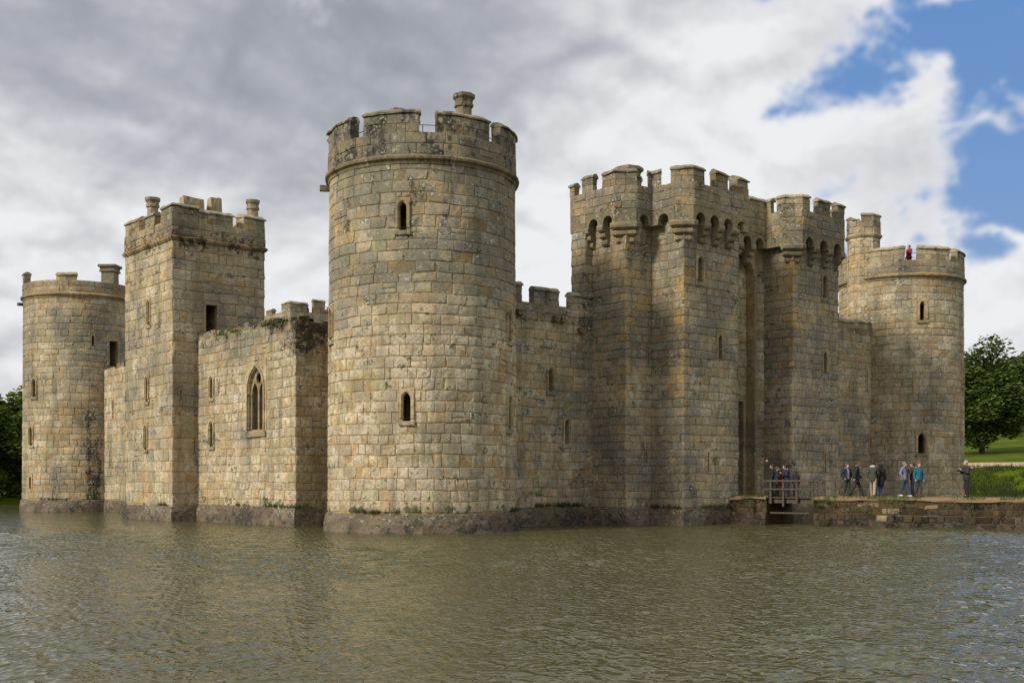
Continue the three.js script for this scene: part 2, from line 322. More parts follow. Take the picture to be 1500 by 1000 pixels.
// a narrow window: dressed frame, splayed dark reveal, hood and sill. Returns the hole the masonry leaves.
const DRESSED = [0.98, 0.90, 0.76];
function windowPart(root, M, mat, sC, y0, w, h, o = {}) {
  const jamb = o.jamb ?? 0.17, W = w + 2 * jamb, H = h + (o.lintel ?? 0.2), rise = o.rise ?? w * 0.8, open = o.square ? rect(w, h) : pointed(w, h, rise);
  const f = part(root, o.name ?? 'window', plate(M, sC, y0, rect(W, H), [open.map((p, i) => [p[0], Math.max(0.001, p[1])])], -0.30, 0.045, o.col ?? DRESSED), mat);
  const rw = w + 0.16, back = o.depth ?? 1.0, b = new Buf(), c = [0.55, 0.5, 0.42], L = (s, y, q) => { const C = M.P(sC, y0, 0), n = M.N(sC), t = [n[1], -n[0]]; return [C[0] + t[0] * s + n[0] * q, y0 + y, C[2] + t[1] * s + n[1] * q]; };
  const Q = (A, B, C, D) => b.q4(L(...A), L(...B), L(...C), L(...D), [A[0] + A[2], A[1]], [B[0] + B[2], B[1]], [C[0] + C[2], C[1]], [D[0] + D[2], D[1]], c), x = rw / 2, t = h + 0.1, e = -0.28, k = -0.28 - back;
  Q([-x, -0.06, e], [-x, t, e], [-x, t, k], [-x, -0.06, k]); Q([x, -0.06, e], [x, t, e], [x, t, k], [x, -0.06, k]); Q([-x, t, e], [x, t, e], [x, t, k], [-x, t, k]); Q([-x, -0.06, e], [x, -0.06, e], [x, -0.06, k], [-x, -0.06, k]); Q([-x, -0.06, k], [x, -0.06, k], [x, t, k], [-x, t, k]);
  part(f, 'reveal', b.geo(false), mat);
  if (!o.square && !o.bare) {
    const outer = pointed(w + 0.30, h + 0.17, rise + 0.13), inner = pointed(w + 0.12, h + 0.06, rise + 0.05);
    part(f, 'hood_mould', plate(M, sC, y0, outer.map((p, i) => [p[0], i < 2 ? h * 0.12 : p[1]]), [inner.map((p, i) => [p[0], i < 2 ? h * 0.12 + 0.001 : p[1]])], 0.03, 0.10, o.col ?? DRESSED), mat);
    part(f, 'sill', roughen(plate(M, sC, y0, [[-w * 0.5 - 0.2, -0.16], [w * 0.5 + 0.2, -0.16], [w * 0.5 + 0.17, 0.03], [-w * 0.5 - 0.17, 0.03]], [], -0.2, 0.11, [0.72, 0.74, 0.66]), 0.03, 4), mat);
  }
  return [sC - W / 2, sC + W / 2, y0, y0 + H];
}
const holeOf = (sC, y0, w, h, jamb = 0.17, lintel = 0.2) => [sC - w / 2 - jamb, sC + w / 2 + jamb, y0, y0 + h + lintel];

// merlon from coursed blocks + weathered coping
function merlon(root, M, s0, s1, y0, y1, th, r, mat, o = {}) {
  y1 += (r() - 0.5) * 0.09; const gs = [], ym = y1 - 0.24, nC = o.courses ?? 2, lo = o.o ?? 0;
  for (let i = 0; i < nC; i++) {
    const a = lerp(y0, ym, i / nC), c = lerp(y0, ym, (i + 1) / nC), n = Math.max(1, Math.round((s1 - s0) / lerp(0.5, 0.9, r())));
    let cuts = [s0]; for (let k = 1; k < n; k++) cuts.push(s0 + (s1 - s0) * (k + (r() - 0.5) * 0.4) / n); cuts.push(s1);
    for (let k = 0; k < n; k++) {
      const t = 0.62 + 0.36 * r(), p = lo + (r() - 0.5) * 0.022, hue = r(), col = hue < 0.15 ? [t * 1.1, t * 0.95, t * 0.7] : [t, t * 0.98, t * 0.94];
      gs.push(roughen(slab(M, cuts[k] + (k ? 0.012 : 0), cuts[k + 1] - (k < n - 1 ? 0.012 : 0), a + (i ? 0.012 : 0), c - 0.012, lo - th, p, col, 0, 0.45), 0.055, 2.2));
    }
  }
  gs.push(slab(M, s0 + 0.03, s1 - 0.03, y0 - 0.05, ym - 0.02, lo - th + 0.04, lo - 0.035, [0.8, 0.68, 0.5]));
  const m = part(root, 'merlon', mergeGeometries(gs), mat);
  const t = 0.80 + 0.15 * r();
  part(m, 'coping', sweep(M, [[lo - th - 0.05, ym], [lo + 0.075, ym], [lo + 0.085, ym + 0.07], [lo + 0.03, ym + 0.11], [lo - 0.14, y1], [lo - th + 0.10, y1], [lo - th - 0.05, ym + 0.10]], s0 - 0.04, s1 + 0.04, 0.3, [t, t, t * 0.96], 0.085), mat);
  return m;
}
function chimney(root, x, z, y0, y1, rad, mat, sides = 8) {
  const h = y1 - y0, pts = [[rad * 0.76, 0], [rad * 0.74, h - 0.62], [rad * 0.74, h - 0.60], [rad * 0.90, h - 0.56], [rad * 0.93, h - 0.46], [rad * 0.82, h - 0.40], [rad * 0.86, h - 0.24], [rad * 1.02, h - 0.16], [rad * 1.04, h], [rad * 0.70, h], [rad * 0.66, h - 0.5]];
  const mk = (a, b, c) => { const g = new THREE.LatheGeometry(pts.slice(a, b).map(p => new THREE.Vector2(...p)), sides).toNonIndexed(); const u = g.attributes.uv, q = g.attributes.position; for (let i = 0; i < u.count; i++) u.setXY(i, u.getX(i) * rad * 6, 10 + q.getY(i)); g.translate(x, y0, z); g.computeVertexNormals(); return indexed(coat(roughen(g, 0.04, 2), c)); };
  const m = part(root, 'chimney', mk(0, 3, [0.78, 0.76, 0.70]), mat); part(m, 'chimney_cap', mk(2, 11, [0.70, 0.69, 0.64]), mat); return m;
}
function tube(pts, rad, seg = 6, n) { return new THREE.TubeGeometry(new THREE.CatmullRomCurve3(pts.map(p => new THREE.Vector3(...p)), false, 'catmullrom', 0.1), n ?? pts.length * 2, rad, seg, false); }
const iron = plain(0.05, 0.05, 0.052, 0.6, 0.3);
const ringArc = (M, o, y, s0, s1, rad) => { const pts = [], n = Math.max(2, Math.ceil((s1 - s0) / 0.5)); for (let i = 0; i <= n; i++) pts.push(M.P(lerp(s0, s1, i / n), y, o)); return tube(pts, rad, 5, n * 2); };
const plinthProfile = (t = 0.95, out = 0.17) => [[-0.3, -1.6], [out + 0.05, -1.6], [out + 0.02, -0.1], [out, t * 0.45], [out - 0.03, t * 0.72], [out * 0.5, t * 0.93], [0.03, t], [-0.3, t]];
const plinthTex = (() => {
  const t = colourTex(1024, 128, 40, 5, (s, y) => {
    y -= 1.6;
    const a = fbm2(s * 0.9, y * 2.2, 4, 300), b = fbm2(s * 4, y * 6, 3, 310), d = n2(s * 12, y * 14, 320);
    let c = mix3([0.145, 0.108, 0.072], [0.24, 0.200, 0.150], ss(0.35, 0.65, a * 0.6 + b * 0.4));
    c = mix3(c, [0.055, 0.048, 0.036], ss(0.5, 0.66, b * 0.6 + fbm2(s * 0.5, y, 2, 340) * 0.4));
    c = mix3(c, MOSS, 0.8 * ss(0.55, 0.68, a * 0.4 + b * 0.6 + ss(0.55, 1.0, y) * 0.12 - 0.02));
    c = mix3(c, WHITE, 0.70 * ss(0.69, 0.79, b * 0.45 + d * 0.4 + a * 0.15 + 0.05 * bell(y, 0.6, 0.4)));
    return c;
  });
  t.offset.set(0, 1.6 / 5); return t;
})();
const plinthMat = new THREE.MeshStandardMaterial({ map: plinthTex, vertexColors: true, roughness: 0.92, bumpMap: grain, bumpScale: 0.04 });
function plinth(root, M, s0, s1, closed, top = 1.0, out = 0.17, c = 0.78) { part(root, 'plinth', sweep(M, plinthProfile(top * 0.88, out), s0, s1, 0.26, [c, c * 0.97, c * 0.93], 0.12, closed), plinthMat); }
const disc = (x, z, R, y, col) => { const g = new THREE.CircleGeometry(R, 40); g.rotateX(-Math.PI / 2); g.translate(x, y, z); return coat(g, col); };
const polyTop = (pts, y, col) => { const g = new THREE.ShapeGeometry(new THREE.Shape(pts.map(p => new THREE.Vector2(p[0], -p[1])))); g.rotateX(-Math.PI / 2); g.translate(0, y, 0); return coat(g, col); };

// ---------------------------------------------------------------- ground, moat water
const MO = { x0: -38, x1: 76, z0: -72, z1: 44, r: 14 };
function moatDist(x, z) {
  const cx = (MO.x0 + MO.x1) / 2, cz = (MO.z0 + MO.z1) / 2, qx = Math.abs(x - cx) - (MO.x1 - MO.x0) / 2 + MO.r, qz = Math.abs(z - cz) - (MO.z1 - MO.z0) / 2 + MO.r;
  return Math.hypot(Math.max(qx, 0), Math.max(qz, 0)) + Math.min(Math.max(qx, qz), 0) - MO.r;
}
function groundY(x, z) {
  const d = moatDist(x, z) + (fbm2(x * 0.12, z * 0.12, 3, 50) - 0.5) * 1.4 * ss(0, 30, Math.hypot(x - EYE.x, z - EYE.z));
  if (d < 0) return -1.8 * ss(0, 2.2, -d);
  const w = ss(58, 78, x);
  return 0.75 * ss(0, 1.8, d) + w * (3.5 * ss(0.5, 11, d) + Math.max(0, Math.min(d - 12, 400)) * 0.068) + (1 - w) * Math.min(d, 300) * 0.004 + (fbm2(x * 0.05, z * 0.05, 3, 60) - 0.5) * 0.8 * ss(14, 60, d);
}
{
  const lines = (c, near, step, far) => { const v = [0]; let p = 0, st = step; while (p < far) { st = p < near ? step : st * 1.16; p += st; v.push(p); } return [...v.slice(1).reverse().map(k => c - k), ...v.map(k => c + k)]; };
  const X = lines(20, 112, 1.25, 3200), Z = lines(-14, 112, 1.25, 3200), b = new Buf();
  for (const z of Z) for (const x of X) b.v([x, groundY(x, z), z], x, -z, [1, 1, 1]);
  for (let j = 0; j + 1 < Z.length; j++) for (let i = 0; i + 1 < X.length; i++) { const a = j * X.length + i; b.quad(a, a + X.length, a + X.length + 1, a + 1); }
  const t = colourTex(1024, 1024, 60, 60, (x, y) => {
    const u = x / 60, v = y / 60, a = tile(u, v, 8, 1) * 0.5 + tile(u, v, 22, 2) * 0.5, d = tile(u, v, 70, 3) * 0.4 + tile(u, v, 170, 4) * 0.3 + tile(u, v, 420, 5) * 0.3;
    let c = mix3([0.045, 0.074, 0.003], [0.090, 0.122, 0.006], ss(0.25, 0.75, a * 0.5 + d * 0.5)); c = mix3(c, [0.16, 0.13, 0.06], 0.6 * ss(0.60, 0.72, a * 0.5 + d * 0.5)); return c;
  });
  structure('ground', b.geo(true), new THREE.MeshPhysicalMaterial({ map: t, roughness: 1, specularIntensity: 0.1, bumpMap: grain, bumpScale: 0.05 }), 'mown green lawn and earth banks around the castle moat', 'ground');
  // gravel path beyond the moat
  const pb = new Buf(), ctr = []; for (let i = 0; i <= 60; i++) { const z = 40 - i * 1.9; ctr.push([87.3 + 1.1 * Math.sin(z * 0.07) + 0.02 * z, z]); }
  ctr.forEach((p, i) => { for (let k = 0; k < 4; k++) { const x = p[0] + (k - 1.5) * 0.95 + (k % 3 ? 0 : (n2(p[1] * 0.6, k, 3) - 0.5) * 0.8); pb.v([x, groundY(x, p[1]) + 0.06, p[1]], x, p[1], [1, 1, 1]); } if (i) for (let k = 0; k < 3; k++) { const a = (i - 1) * 4 + k; pb.quad(a, a + 1, a + 5, a + 4); } });
  const pt = colourTex(256, 256, 8, 8, (x, y) => { const d = tile(x / 8, y / 8, 40, 7) * 0.5 + tile(x / 8, y / 8, 128, 8) * 0.5; return mix3([0.30, 0.215, 0.135], [0.50, 0.39, 0.27], d); });
  structure('gravel_path', pb.geo(true), new THREE.MeshStandardMaterial({ map: pt, roughness: 1 }), 'pale gravel path along the top of the far bank', 'path');
}
{ // water: real ripples, wind from the right; murky olive brown
  const lines = (a0, a1, st, lo, hi) => { const v = []; for (let p = a0; p <= a1; p += st) v.push(p); let p = a0, s = st; while (p > lo) { s *= 1.22; p -= s; v.unshift(Math.max(p, lo)); } p = a1; s = st; while (p < hi) { s *= 1.22; p += s; v.push(Math.min(p, hi)); } return v; };
  const X = lines(-36, 24, 0.105, -42, 80), Z = lines(-6, 42, 0.105, -76, 47), b = { p: new Float32Array(X.length * Z.length * 3), uv: new Float32Array(X.length * Z.length * 2), i: new Uint32Array((X.length - 1) * (Z.length - 1) * 6) };
  const r = rng(5), waves = [];
  const wd = Math.atan2(0.55, -0.83);
  for (let i = 0; i < 30; i++) { const L = 0.36 * Math.pow(4.5, Math.pow(r(), 1.6)), a = wd + (r() - 0.5) * 1.9; waves.push([Math.cos(a) * 6.283 / L, Math.sin(a) * 6.283 / L, r() * 6.28, 0.0062 * Math.pow(L, 0.9)]); }
  let n = 0;
  for (const z of Z) for (const x of X) {
    const gust = 0.50 + 1.0 * ss(0.33, 0.67, fbm2(x * 0.07 + 3, z * 0.07, 3, 90)), wx = x + 0.5 * n2(x * 0.5, z * 0.5, 95), wz = z + 0.5 * n2(x * 0.5 + 9, z * 0.5, 96);
    // sheltered under the walls
    const dx = Math.max(-4.6 - x, 0), dz = Math.max(z - 4.6, 0), lee = 0.38 + 0.62 * ss(0, 18, Math.hypot(dx, dz));
    let y = 0; for (const w of waves) { const q = Math.sin(w[0] * wx + w[1] * wz + w[2]); y += w[3] * (q + 0.35 * q * q); }
    b.p[n * 3] = x; b.p[n * 3 + 1] = y * gust * lee; b.p[n * 3 + 2] = z; b.uv[n * 2] = x; b.uv[n * 2 + 1] = z; n++;
  }
  let k = 0; for (let j = 0; j + 1 < Z.length; j++) for (let i = 0; i + 1 < X.length; i++) { const a = j * X.length + i, w = X.length; b.i.set([a, a + w, a + w + 1, a, a + w + 1, a + 1], k); k += 6; }
  const g = new THREE.BufferGeometry(); g.setAttribute('position', new THREE.BufferAttribute(b.p, 3)); g.setAttribute('uv', new THREE.BufferAttribute(b.uv, 2)); g.setIndex(new THREE.BufferAttribute(b.i, 1)); g.computeVertexNormals();
  const kw = []; for (let i = 0; i < 44; i++) { const n = 26 + 74 * r(), a = wd + (r() - 0.5) * 2.2; kw.push([Math.round(Math.cos(a) * n), Math.round(Math.sin(a) * n), r() * 6.283, 1 / n]); }
  const tot = Math.sqrt(kw.reduce((q, w) => q + w[3] * w[3] / 2, 0));
  const rip = greyTex(1024, 9, (u, v) => { let h = 0; for (const w of kw) h += w[3] * Math.sin(6.283185 * (w[0] * u + w[1] * v) + w[2]); return 0.5 + h / tot / 6; });
  structure('moat_water', g, new THREE.MeshPhysicalMaterial({ color: new THREE.Color(0.070, 0.068, 0.027), roughness: 0.05, ior: 1.33, bumpMap: rip, bumpScale: 0.036 }), 'rippled murky olive brown water of the moat', 'water');
}
structure('courtyard', new THREE.BoxGeometry(40, 3, 45).translate(22, -0.1, -23.5), plain(0.07, 0.09, 0.03, 1), 'grassy courtyard ground inside the castle walls', 'ground');

// ---------------------------------------------------------------- round corner towers
function roundTower(o) {
  const r = rng(o.seed), R = o.R, M = roundMap(o.x, o.z, R + 0.05, R - 0.05), d2s = R * Math.PI / 180, L = 2 * Math.PI * M.R, half = L / 2;
  const root = thing('round_tower', o.label, 'tower', [o.x, 0, o.z]);
  const mat = weathered(L, 21, o.seed, { ...o.tex, mid: half });
  plinth(root, M, -half, half, true);
  const holes = o.windows.map(w => windowPart(root, M, mat, w.a * d2s, w.y, w.w, w.h, w));
  const beds = courseList(0.95, o.string, r, ...(o.course ?? [0.41, 0.57]));
  part(root, 'wall_core', face(M, -half, half, 0.8, o.string + 0.2, holes), mat);
  let st = masonry(M, -half, half, beds, r, { holes, len: o.len ?? [0.42, 1.0], big: y => lerp(0.9, 1.35, ss(6, 13, y)), tint: o.tint, decay: 0.06 });
  const so = o.string;
  part(root, 'string_course', sweep(M, [[-0.1, so - 0.12], [0.06, so - 0.10], [0.10, so + 0.02], [0.22, so + 0.10], [0.24, so + 0.20], [0.10, so + 0.32], [-0.1, so + 0.32]], -half, half, 0.4, [0.80, 0.72, 0.58], 0.035, true), mat);
  const Mp = { ...M, P: (s, y, q) => M.P(s, y, q + 0.07) };
  part(root, 'parapet', sweep(Mp, [[-0.55, so + 0.1], [0, so + 0.1], [0, o.sill], [-0.55, o.sill]], -half, half, 0.4, MORTAR, 0.01, true), mat);
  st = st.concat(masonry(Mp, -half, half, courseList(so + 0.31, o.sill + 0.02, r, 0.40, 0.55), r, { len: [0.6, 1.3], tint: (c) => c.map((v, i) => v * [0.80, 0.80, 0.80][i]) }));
  setStones(root, st, mat);
  part(root, 'tower_roof', disc(o.x, o.z, R - 0.1, so + 0.15, [0.6, 0.6, 0.58]), mat);
  for (const m of o.merlons) merlon(root, Mp, m[0] * d2s, m[1] * d2s, o.sill, m[2] ?? o.top, 0.5, r, mat, { courses: (m[2] ?? o.top) - o.sill < 0.8 ? 1 : 2 });
  return { root, M, mat, d2s, r };
}
const lan = (a, y, h, w = 0.34, x = {}) => ({ a, y, h, w, ...x });
const NE = roundTower({
  x: 0, z: 0, R: 4.5, seed: 11, string: 16.62, sill: 17.92, top: 19.0, label: 'tall round corner tower with an octagonal chimney, standing in the moat between chapel and gatehouse',
  windows: [lan(-11.5, 13.5, 1.32), lan(-9.2, 5.0, 1.30, 0.36), lan(65, 8.9, 1.45), lan(64, 4.75, 1.55), lan(-72, 8.9, 1.5)],
  merlons: [-132, -87, -42, 3, 48, 93, 138, 183].map(g => [g + 5.2, g + 40]),
  tex: { grey: (s, y) => -0.12 + 0.27 * ss(8, 14.5, y) + 0.09 * ss(3.4, 6, s), black: (s, y) => -0.13 + 0.13 * ss(12.5, 16, y) + 0.10 * ss(16.6, 17.2, y), ochre: (s, y) => -0.04 + 0.06 * ss(9, 12, y), white: (s, y) => -0.05 + 0.05 * ss(11, 14, y), moss: (s, y) => -0.16 + 0.24 * bell(y, 1.0, 0.25) },
});
{ // roof furniture of the near tower
  const { root, M, mat, d2s } = NE;
  const c = M.P(33 * d2s, 0, -1.05); chimney(root, c[0], c[2], 17.0, 20.12, 0.50, mat);
  const c2 = M.P(-33 * d2s, 0, -2.4); chimney(root, c2[0], c2[2], 17.0, 19.72, 0.40, mat, 6);
  const c3 = M.P(-14 * d2s, 0, -2.6); chimney(root, c3[0], c3[2], 17.0, 19.66, 0.38, mat, 6);
  const rl = []; for (const y of [18.15, 18.48]) rl.push(ringArc(M, -0.75, y, -M.L / 2, M.L / 2 - 0.01, 0.018));
  for (let k = 0; k < 16; k++) rl.push(tube([M.P(k * M.L / 16, 16.8, -0.75), M.P(k * M.L / 16, 18.5, -0.75)], 0.02, 5, 1));
  part(root, 'safety_rail', mergeGeometries(rl), iron);
  const sp = M.P(-84 * d2s, 16.35, 0), n = M.N(-84 * d2s);
  part(root, 'water_spout', indexed(coat(new THREE.BoxGeometry(0.55, 0.26, 0.24).rotateY(-Math.atan2(n[1], n[0])).translate(sp[0] + n[0] * 0.2, 16.3, sp[2] + n[1] * 0.2), [0.4, 0.4, 0.38])), mat);
}
const NW = roundTower({
  x: 42.6, z: 0, R: 4.3, seed: 23, string: 16.35, sill: 17.55, top: 18.55, label: 'round corner tower behind the causeway, a visitor in red looking out between its battlements',
  windows: [lan(20, 13.35, 1.30, 0.36), lan(18.5, 4.2, 1.40, 0.46), lan(76, 9, 1.5)],
  merlons: [-170, -125, -80, -35, 10, 55, 100, 145].map(g => [g + 6, g + 39]),
  tex: { grey: (s, y) => 0.00 + 0.06 * bell(y, 15, 2), black: (s, y) => -0.14 + 0.08 * ss(16.2, 17, y) + 0.07 * ss(-2, -4, s), ochre: (s, y) => -0.02 + 0.07 * ss(10, 14, y), white: (s, y) => -0.02 },
});
{
  const { root, M } = NW, rl = []; for (const y of [17.85, 18.15]) rl.push(ringArc(M, -0.75, y, -M.L / 2, M.L / 2 - 0.01, 0.018));
  for (let k = 0; k < 16; k++) rl.push(tube([M.P(k * M.L / 16, 16.5, -0.75), M.P(k * M.L / 16, 18.17, -0.75)], 0.02, 5, 1));
  part(root, 'safety_rail', mergeGeometries(rl), iron);
}
const SE = roundTower({
  x: 0.2, z: -46.4, R: 4.3, seed: 37, string: 16.35, sill: 17.55, top: 18.15, label: 'round corner tower with a worn low parapet and black water stain, beyond the square tower',
  windows: [lan(-52, 8.7, 1.35), lan(-57, 5.0, 1.4), lan(-58, 1.75, 0.95, 0.26, { bare: true }), lan(11, 12.65, 0.75, 0.16, { square: true, bare: true, jamb: 0.1 }), lan(33, 11.2, 1.9, 0.72, { square: true, name: 'doorway', lintel: 0.35, jamb: 0.2 })],
  merlons: [[-25, -5], [-84, -75, 18.5], [60, 90], [120, 150]],
  tex: { grey: (s, y) => -0.02 + 0.08 * ss(7, 12, y), black: (s, y) => -0.13 + 0.46 * bell(s, 0.95, 0.85) * ss(9.5, 6.5, y) + 0.03 * ss(16, 17, y), ochre: (s, y) => -0.02 + 0.06 * bell(y, 9.5, 1.5), white: (s, y) => -0.06 + 0.14 * bell(s, 0.8, 1.0) * ss(12, 8, y) },
});
{ const c = SE.M.P(56 * SE.d2s, 0, -1.8); chimney(SE.root, c[0], c[2], 16.5, 19.30, 0.95, SE.mat, 4); const n = SE.M.N(-86 * SE.d2s), sp = SE.M.P(-86 * SE.d2s, 16, 0); part(SE.root, 'water_spout', indexed(coat(new THREE.BoxGeometry(0.5, 0.22, 0.22).rotateY(-Math.atan2(n[1], n[0])).translate(sp[0] + n[0] * 0.2, 16.05, sp[2] + n[1] * 0.2), [0.4, 0.4, 0.38])), SE.mat); }

// ---------------------------------------------------------------- flat-sided towers and walls
// o: { pts, seed, y1, windows: [facet index, s along it, y, w, h, extra], tex, thick }
function wallThing(name, label, o) {
  const r = rng(o.seed), F = pathMaps(o.pts), PM = pathMap(o.pts), L = PM.L;
  const root = thing(name, label, o.category ?? 'tower', [o.pts[0][0], 0, o.pts[0][1]]);
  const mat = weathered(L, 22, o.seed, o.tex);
  if (!o.noPlinth) plinth(root, PM, 0, L, false, o.plinth ?? 1.0, o.plinthOut ?? 0.16);
  const beds = o.beds ?? courseList(0.95, o.y1, r, ...(o.course ?? [0.42, 0.66])), st = [];
  const isConvex = i => { if (i <= 0 || i >= F.length) return false; const a = F[i - 1].T, b = F[i].T; return a[0] * b[1] - a[1] * b[0] < 0; };
  const cores = [];
  F.forEach((M, i) => {
    const holes = (o.windows ?? []).filter(w => w[0] === i).map(w => windowPart(root, M, mat, M.s0 + w[1], w[2], w[3], w[4], w[5] ?? {})).concat((o.blank ?? []).filter(w => w[0] === i).map(w => [M.s0 + w[1], M.s0 + w[2], w[3], w[4]]));
    const top = o.top && o.top[i] ? s => o.top[i](s - M.s0) : null;
    cores.push(face(M, M.s0, M.s1, 0.8, o.y1 + (top ? 0 : 0.1), holes, MORTAR, 0, top));
    st.push(...masonry(M, M.s0, M.s1, beds, r, { holes, len: o.len ?? [0.42, 1.0], ext0: isConvex(i) ? 0.045 : 0, ext1: isConvex(i + 1) ? 0.045 : 0, odd: i % 2, top, tint: o.tint, decay: o.decay ?? 0.05 }));
  });
  part(root, 'wall_core', mergeGeometries(cores), mat);
  return { root, F, PM, mat, r, L, st, done: () => setStones(root, st, mat) };
}
const ledge = y => [[-0.1, y - 0.12], [0.06, y - 0.10], [0.16, y + 0.02], [0.18, y + 0.12], [0.06, y + 0.22], [-0.1, y + 0.22]];

{ // square tower on the east side
  const pts = [[1.3, -25.4], [-4.6, -25.4], [-4.6, -18.4], [1.3, -18.4], [1.3, -25.4]];
  const s1 = 5.9, s2 = 12.9;
  const w = wallThing('square_tower', 'square tower with corner chimneys beside the chapel wall, small doorway in its shaded side', {
    pts, seed: 41, y1: 16.4, course: [0.50, 0.72], len: [0.5, 1.25],
    windows: [[1, 3.65, 11.7, 0.30, 1.5], [1, 5.2, 11.5, 0.09, 0.85, { square: true, bare: true, jamb: 0.08, lintel: 0.1 }], [1, 3.4, 7.1, 0.30, 1.5], [1, 3.2, 4.2, 0.30, 1.45], [2, 2.42, 11.2, 0.72, 1.6, { square: true, name: 'doorway', jamb: 0.14, lintel: 0.22, depth: 1.6 }], [2, 0.5, 7.1, 0.07, 0.6, { square: true, bare: true, jamb: 0.07, lintel: 0.08 }], [2, 1.35, 4.0, 0.07, 0.7, { square: true, bare: true, jamb: 0.07, lintel: 0.08 }]],
    tex: { grey: (s, y) => -0.02 + 0.06 * ss(16, 17, y), black: (s, y) => -0.12 + 0.30 * bell(y, 16.35, 0.6) * (0.55 + 0.45 * ss(8, 10, s)) + 0.16 * bell(s, 9.0, 0.6) * bell(y, 14.6, 1.6) + 0.04 * ss(17, 17.6, y), rust: (s, y) => -0.12 + 0.30 * bell(y, 16.75, 0.42), ochre: (s, y) => -0.03 + 0.10 * bell(y, 14.4, 1.3), white: () => -0.03, moss: (s, y) => -0.2 + 0.2 * bell(s, 14.2, 0.9) * bell(y, 18.0, 0.4) },
  });
  const { root, PM, mat, r, L } = w;
  part(root, 'string_course', sweep(PM, ledge(16.45), 0, L, 0.4, [0.75, 0.68, 0.55], 0.05), mat);
  const Mp = { ...PM, P: (s, y, q) => PM.P(s, y, q + 0.04) };
  part(root, 'parapet', sweep(Mp, [[-0.5, 16.6], [0, 16.6], [0, 17.6], [-0.5, 17.6]], 0, L, 0.5, MORTAR, 0.02), mat);
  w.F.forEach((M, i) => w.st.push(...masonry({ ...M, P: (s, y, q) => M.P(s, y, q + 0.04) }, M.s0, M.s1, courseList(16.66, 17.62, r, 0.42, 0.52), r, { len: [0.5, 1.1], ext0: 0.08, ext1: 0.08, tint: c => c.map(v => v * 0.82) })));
  w.done();
  for (const [a, b, t] of [[0.6, 2.2, 18.6], [3.2, 4.8, 18.6], [s1 + 0.1, s1 + 2.2, 18.6], [s1 + 3.1, s1 + 4.5, 18.5], [s2 - 1.55, s2 + 1.6, 18.55], [s2 + 1.65, s2 + 3.8, 18.45], [s2 + 4.5, s2 + 5.95, 18.55], [s2 + 8, s2 + 9.8, 18.6]]) merlon(root, Mp, a, b, 17.6, t, 0.5, r, mat);
  chimney(root, -3.85, -23.0, 17, 19.75, 0.47, mat); chimney(root, 0.85, -19.0, 17, 19.6, 0.45, mat);
  const stub = (x0, x1, y1) => part(root, 'ruined_stub', roughen(indexed(coat(new THREE.BoxGeometry(x1 - x0, y1 - 16.6, 0.6, 4, 4, 2).translate((x0 + x1) / 2, (y1 + 16.6) / 2, -19.6).toNonIndexed(), [0.8, 0.76, 0.66])), 0.12, 1.7), mat);
  stub(-3.5, -2.2, 19.25); stub(-1.75, -1.05, 19.45);
  part(root, 'tower_roof', polyTop([[-4.5, -25.3], [-4.5, -18.5], [1.2, -18.5], [1.2, -25.3]], 16.75, [0.6, 0.6, 0.58]), mat);
}
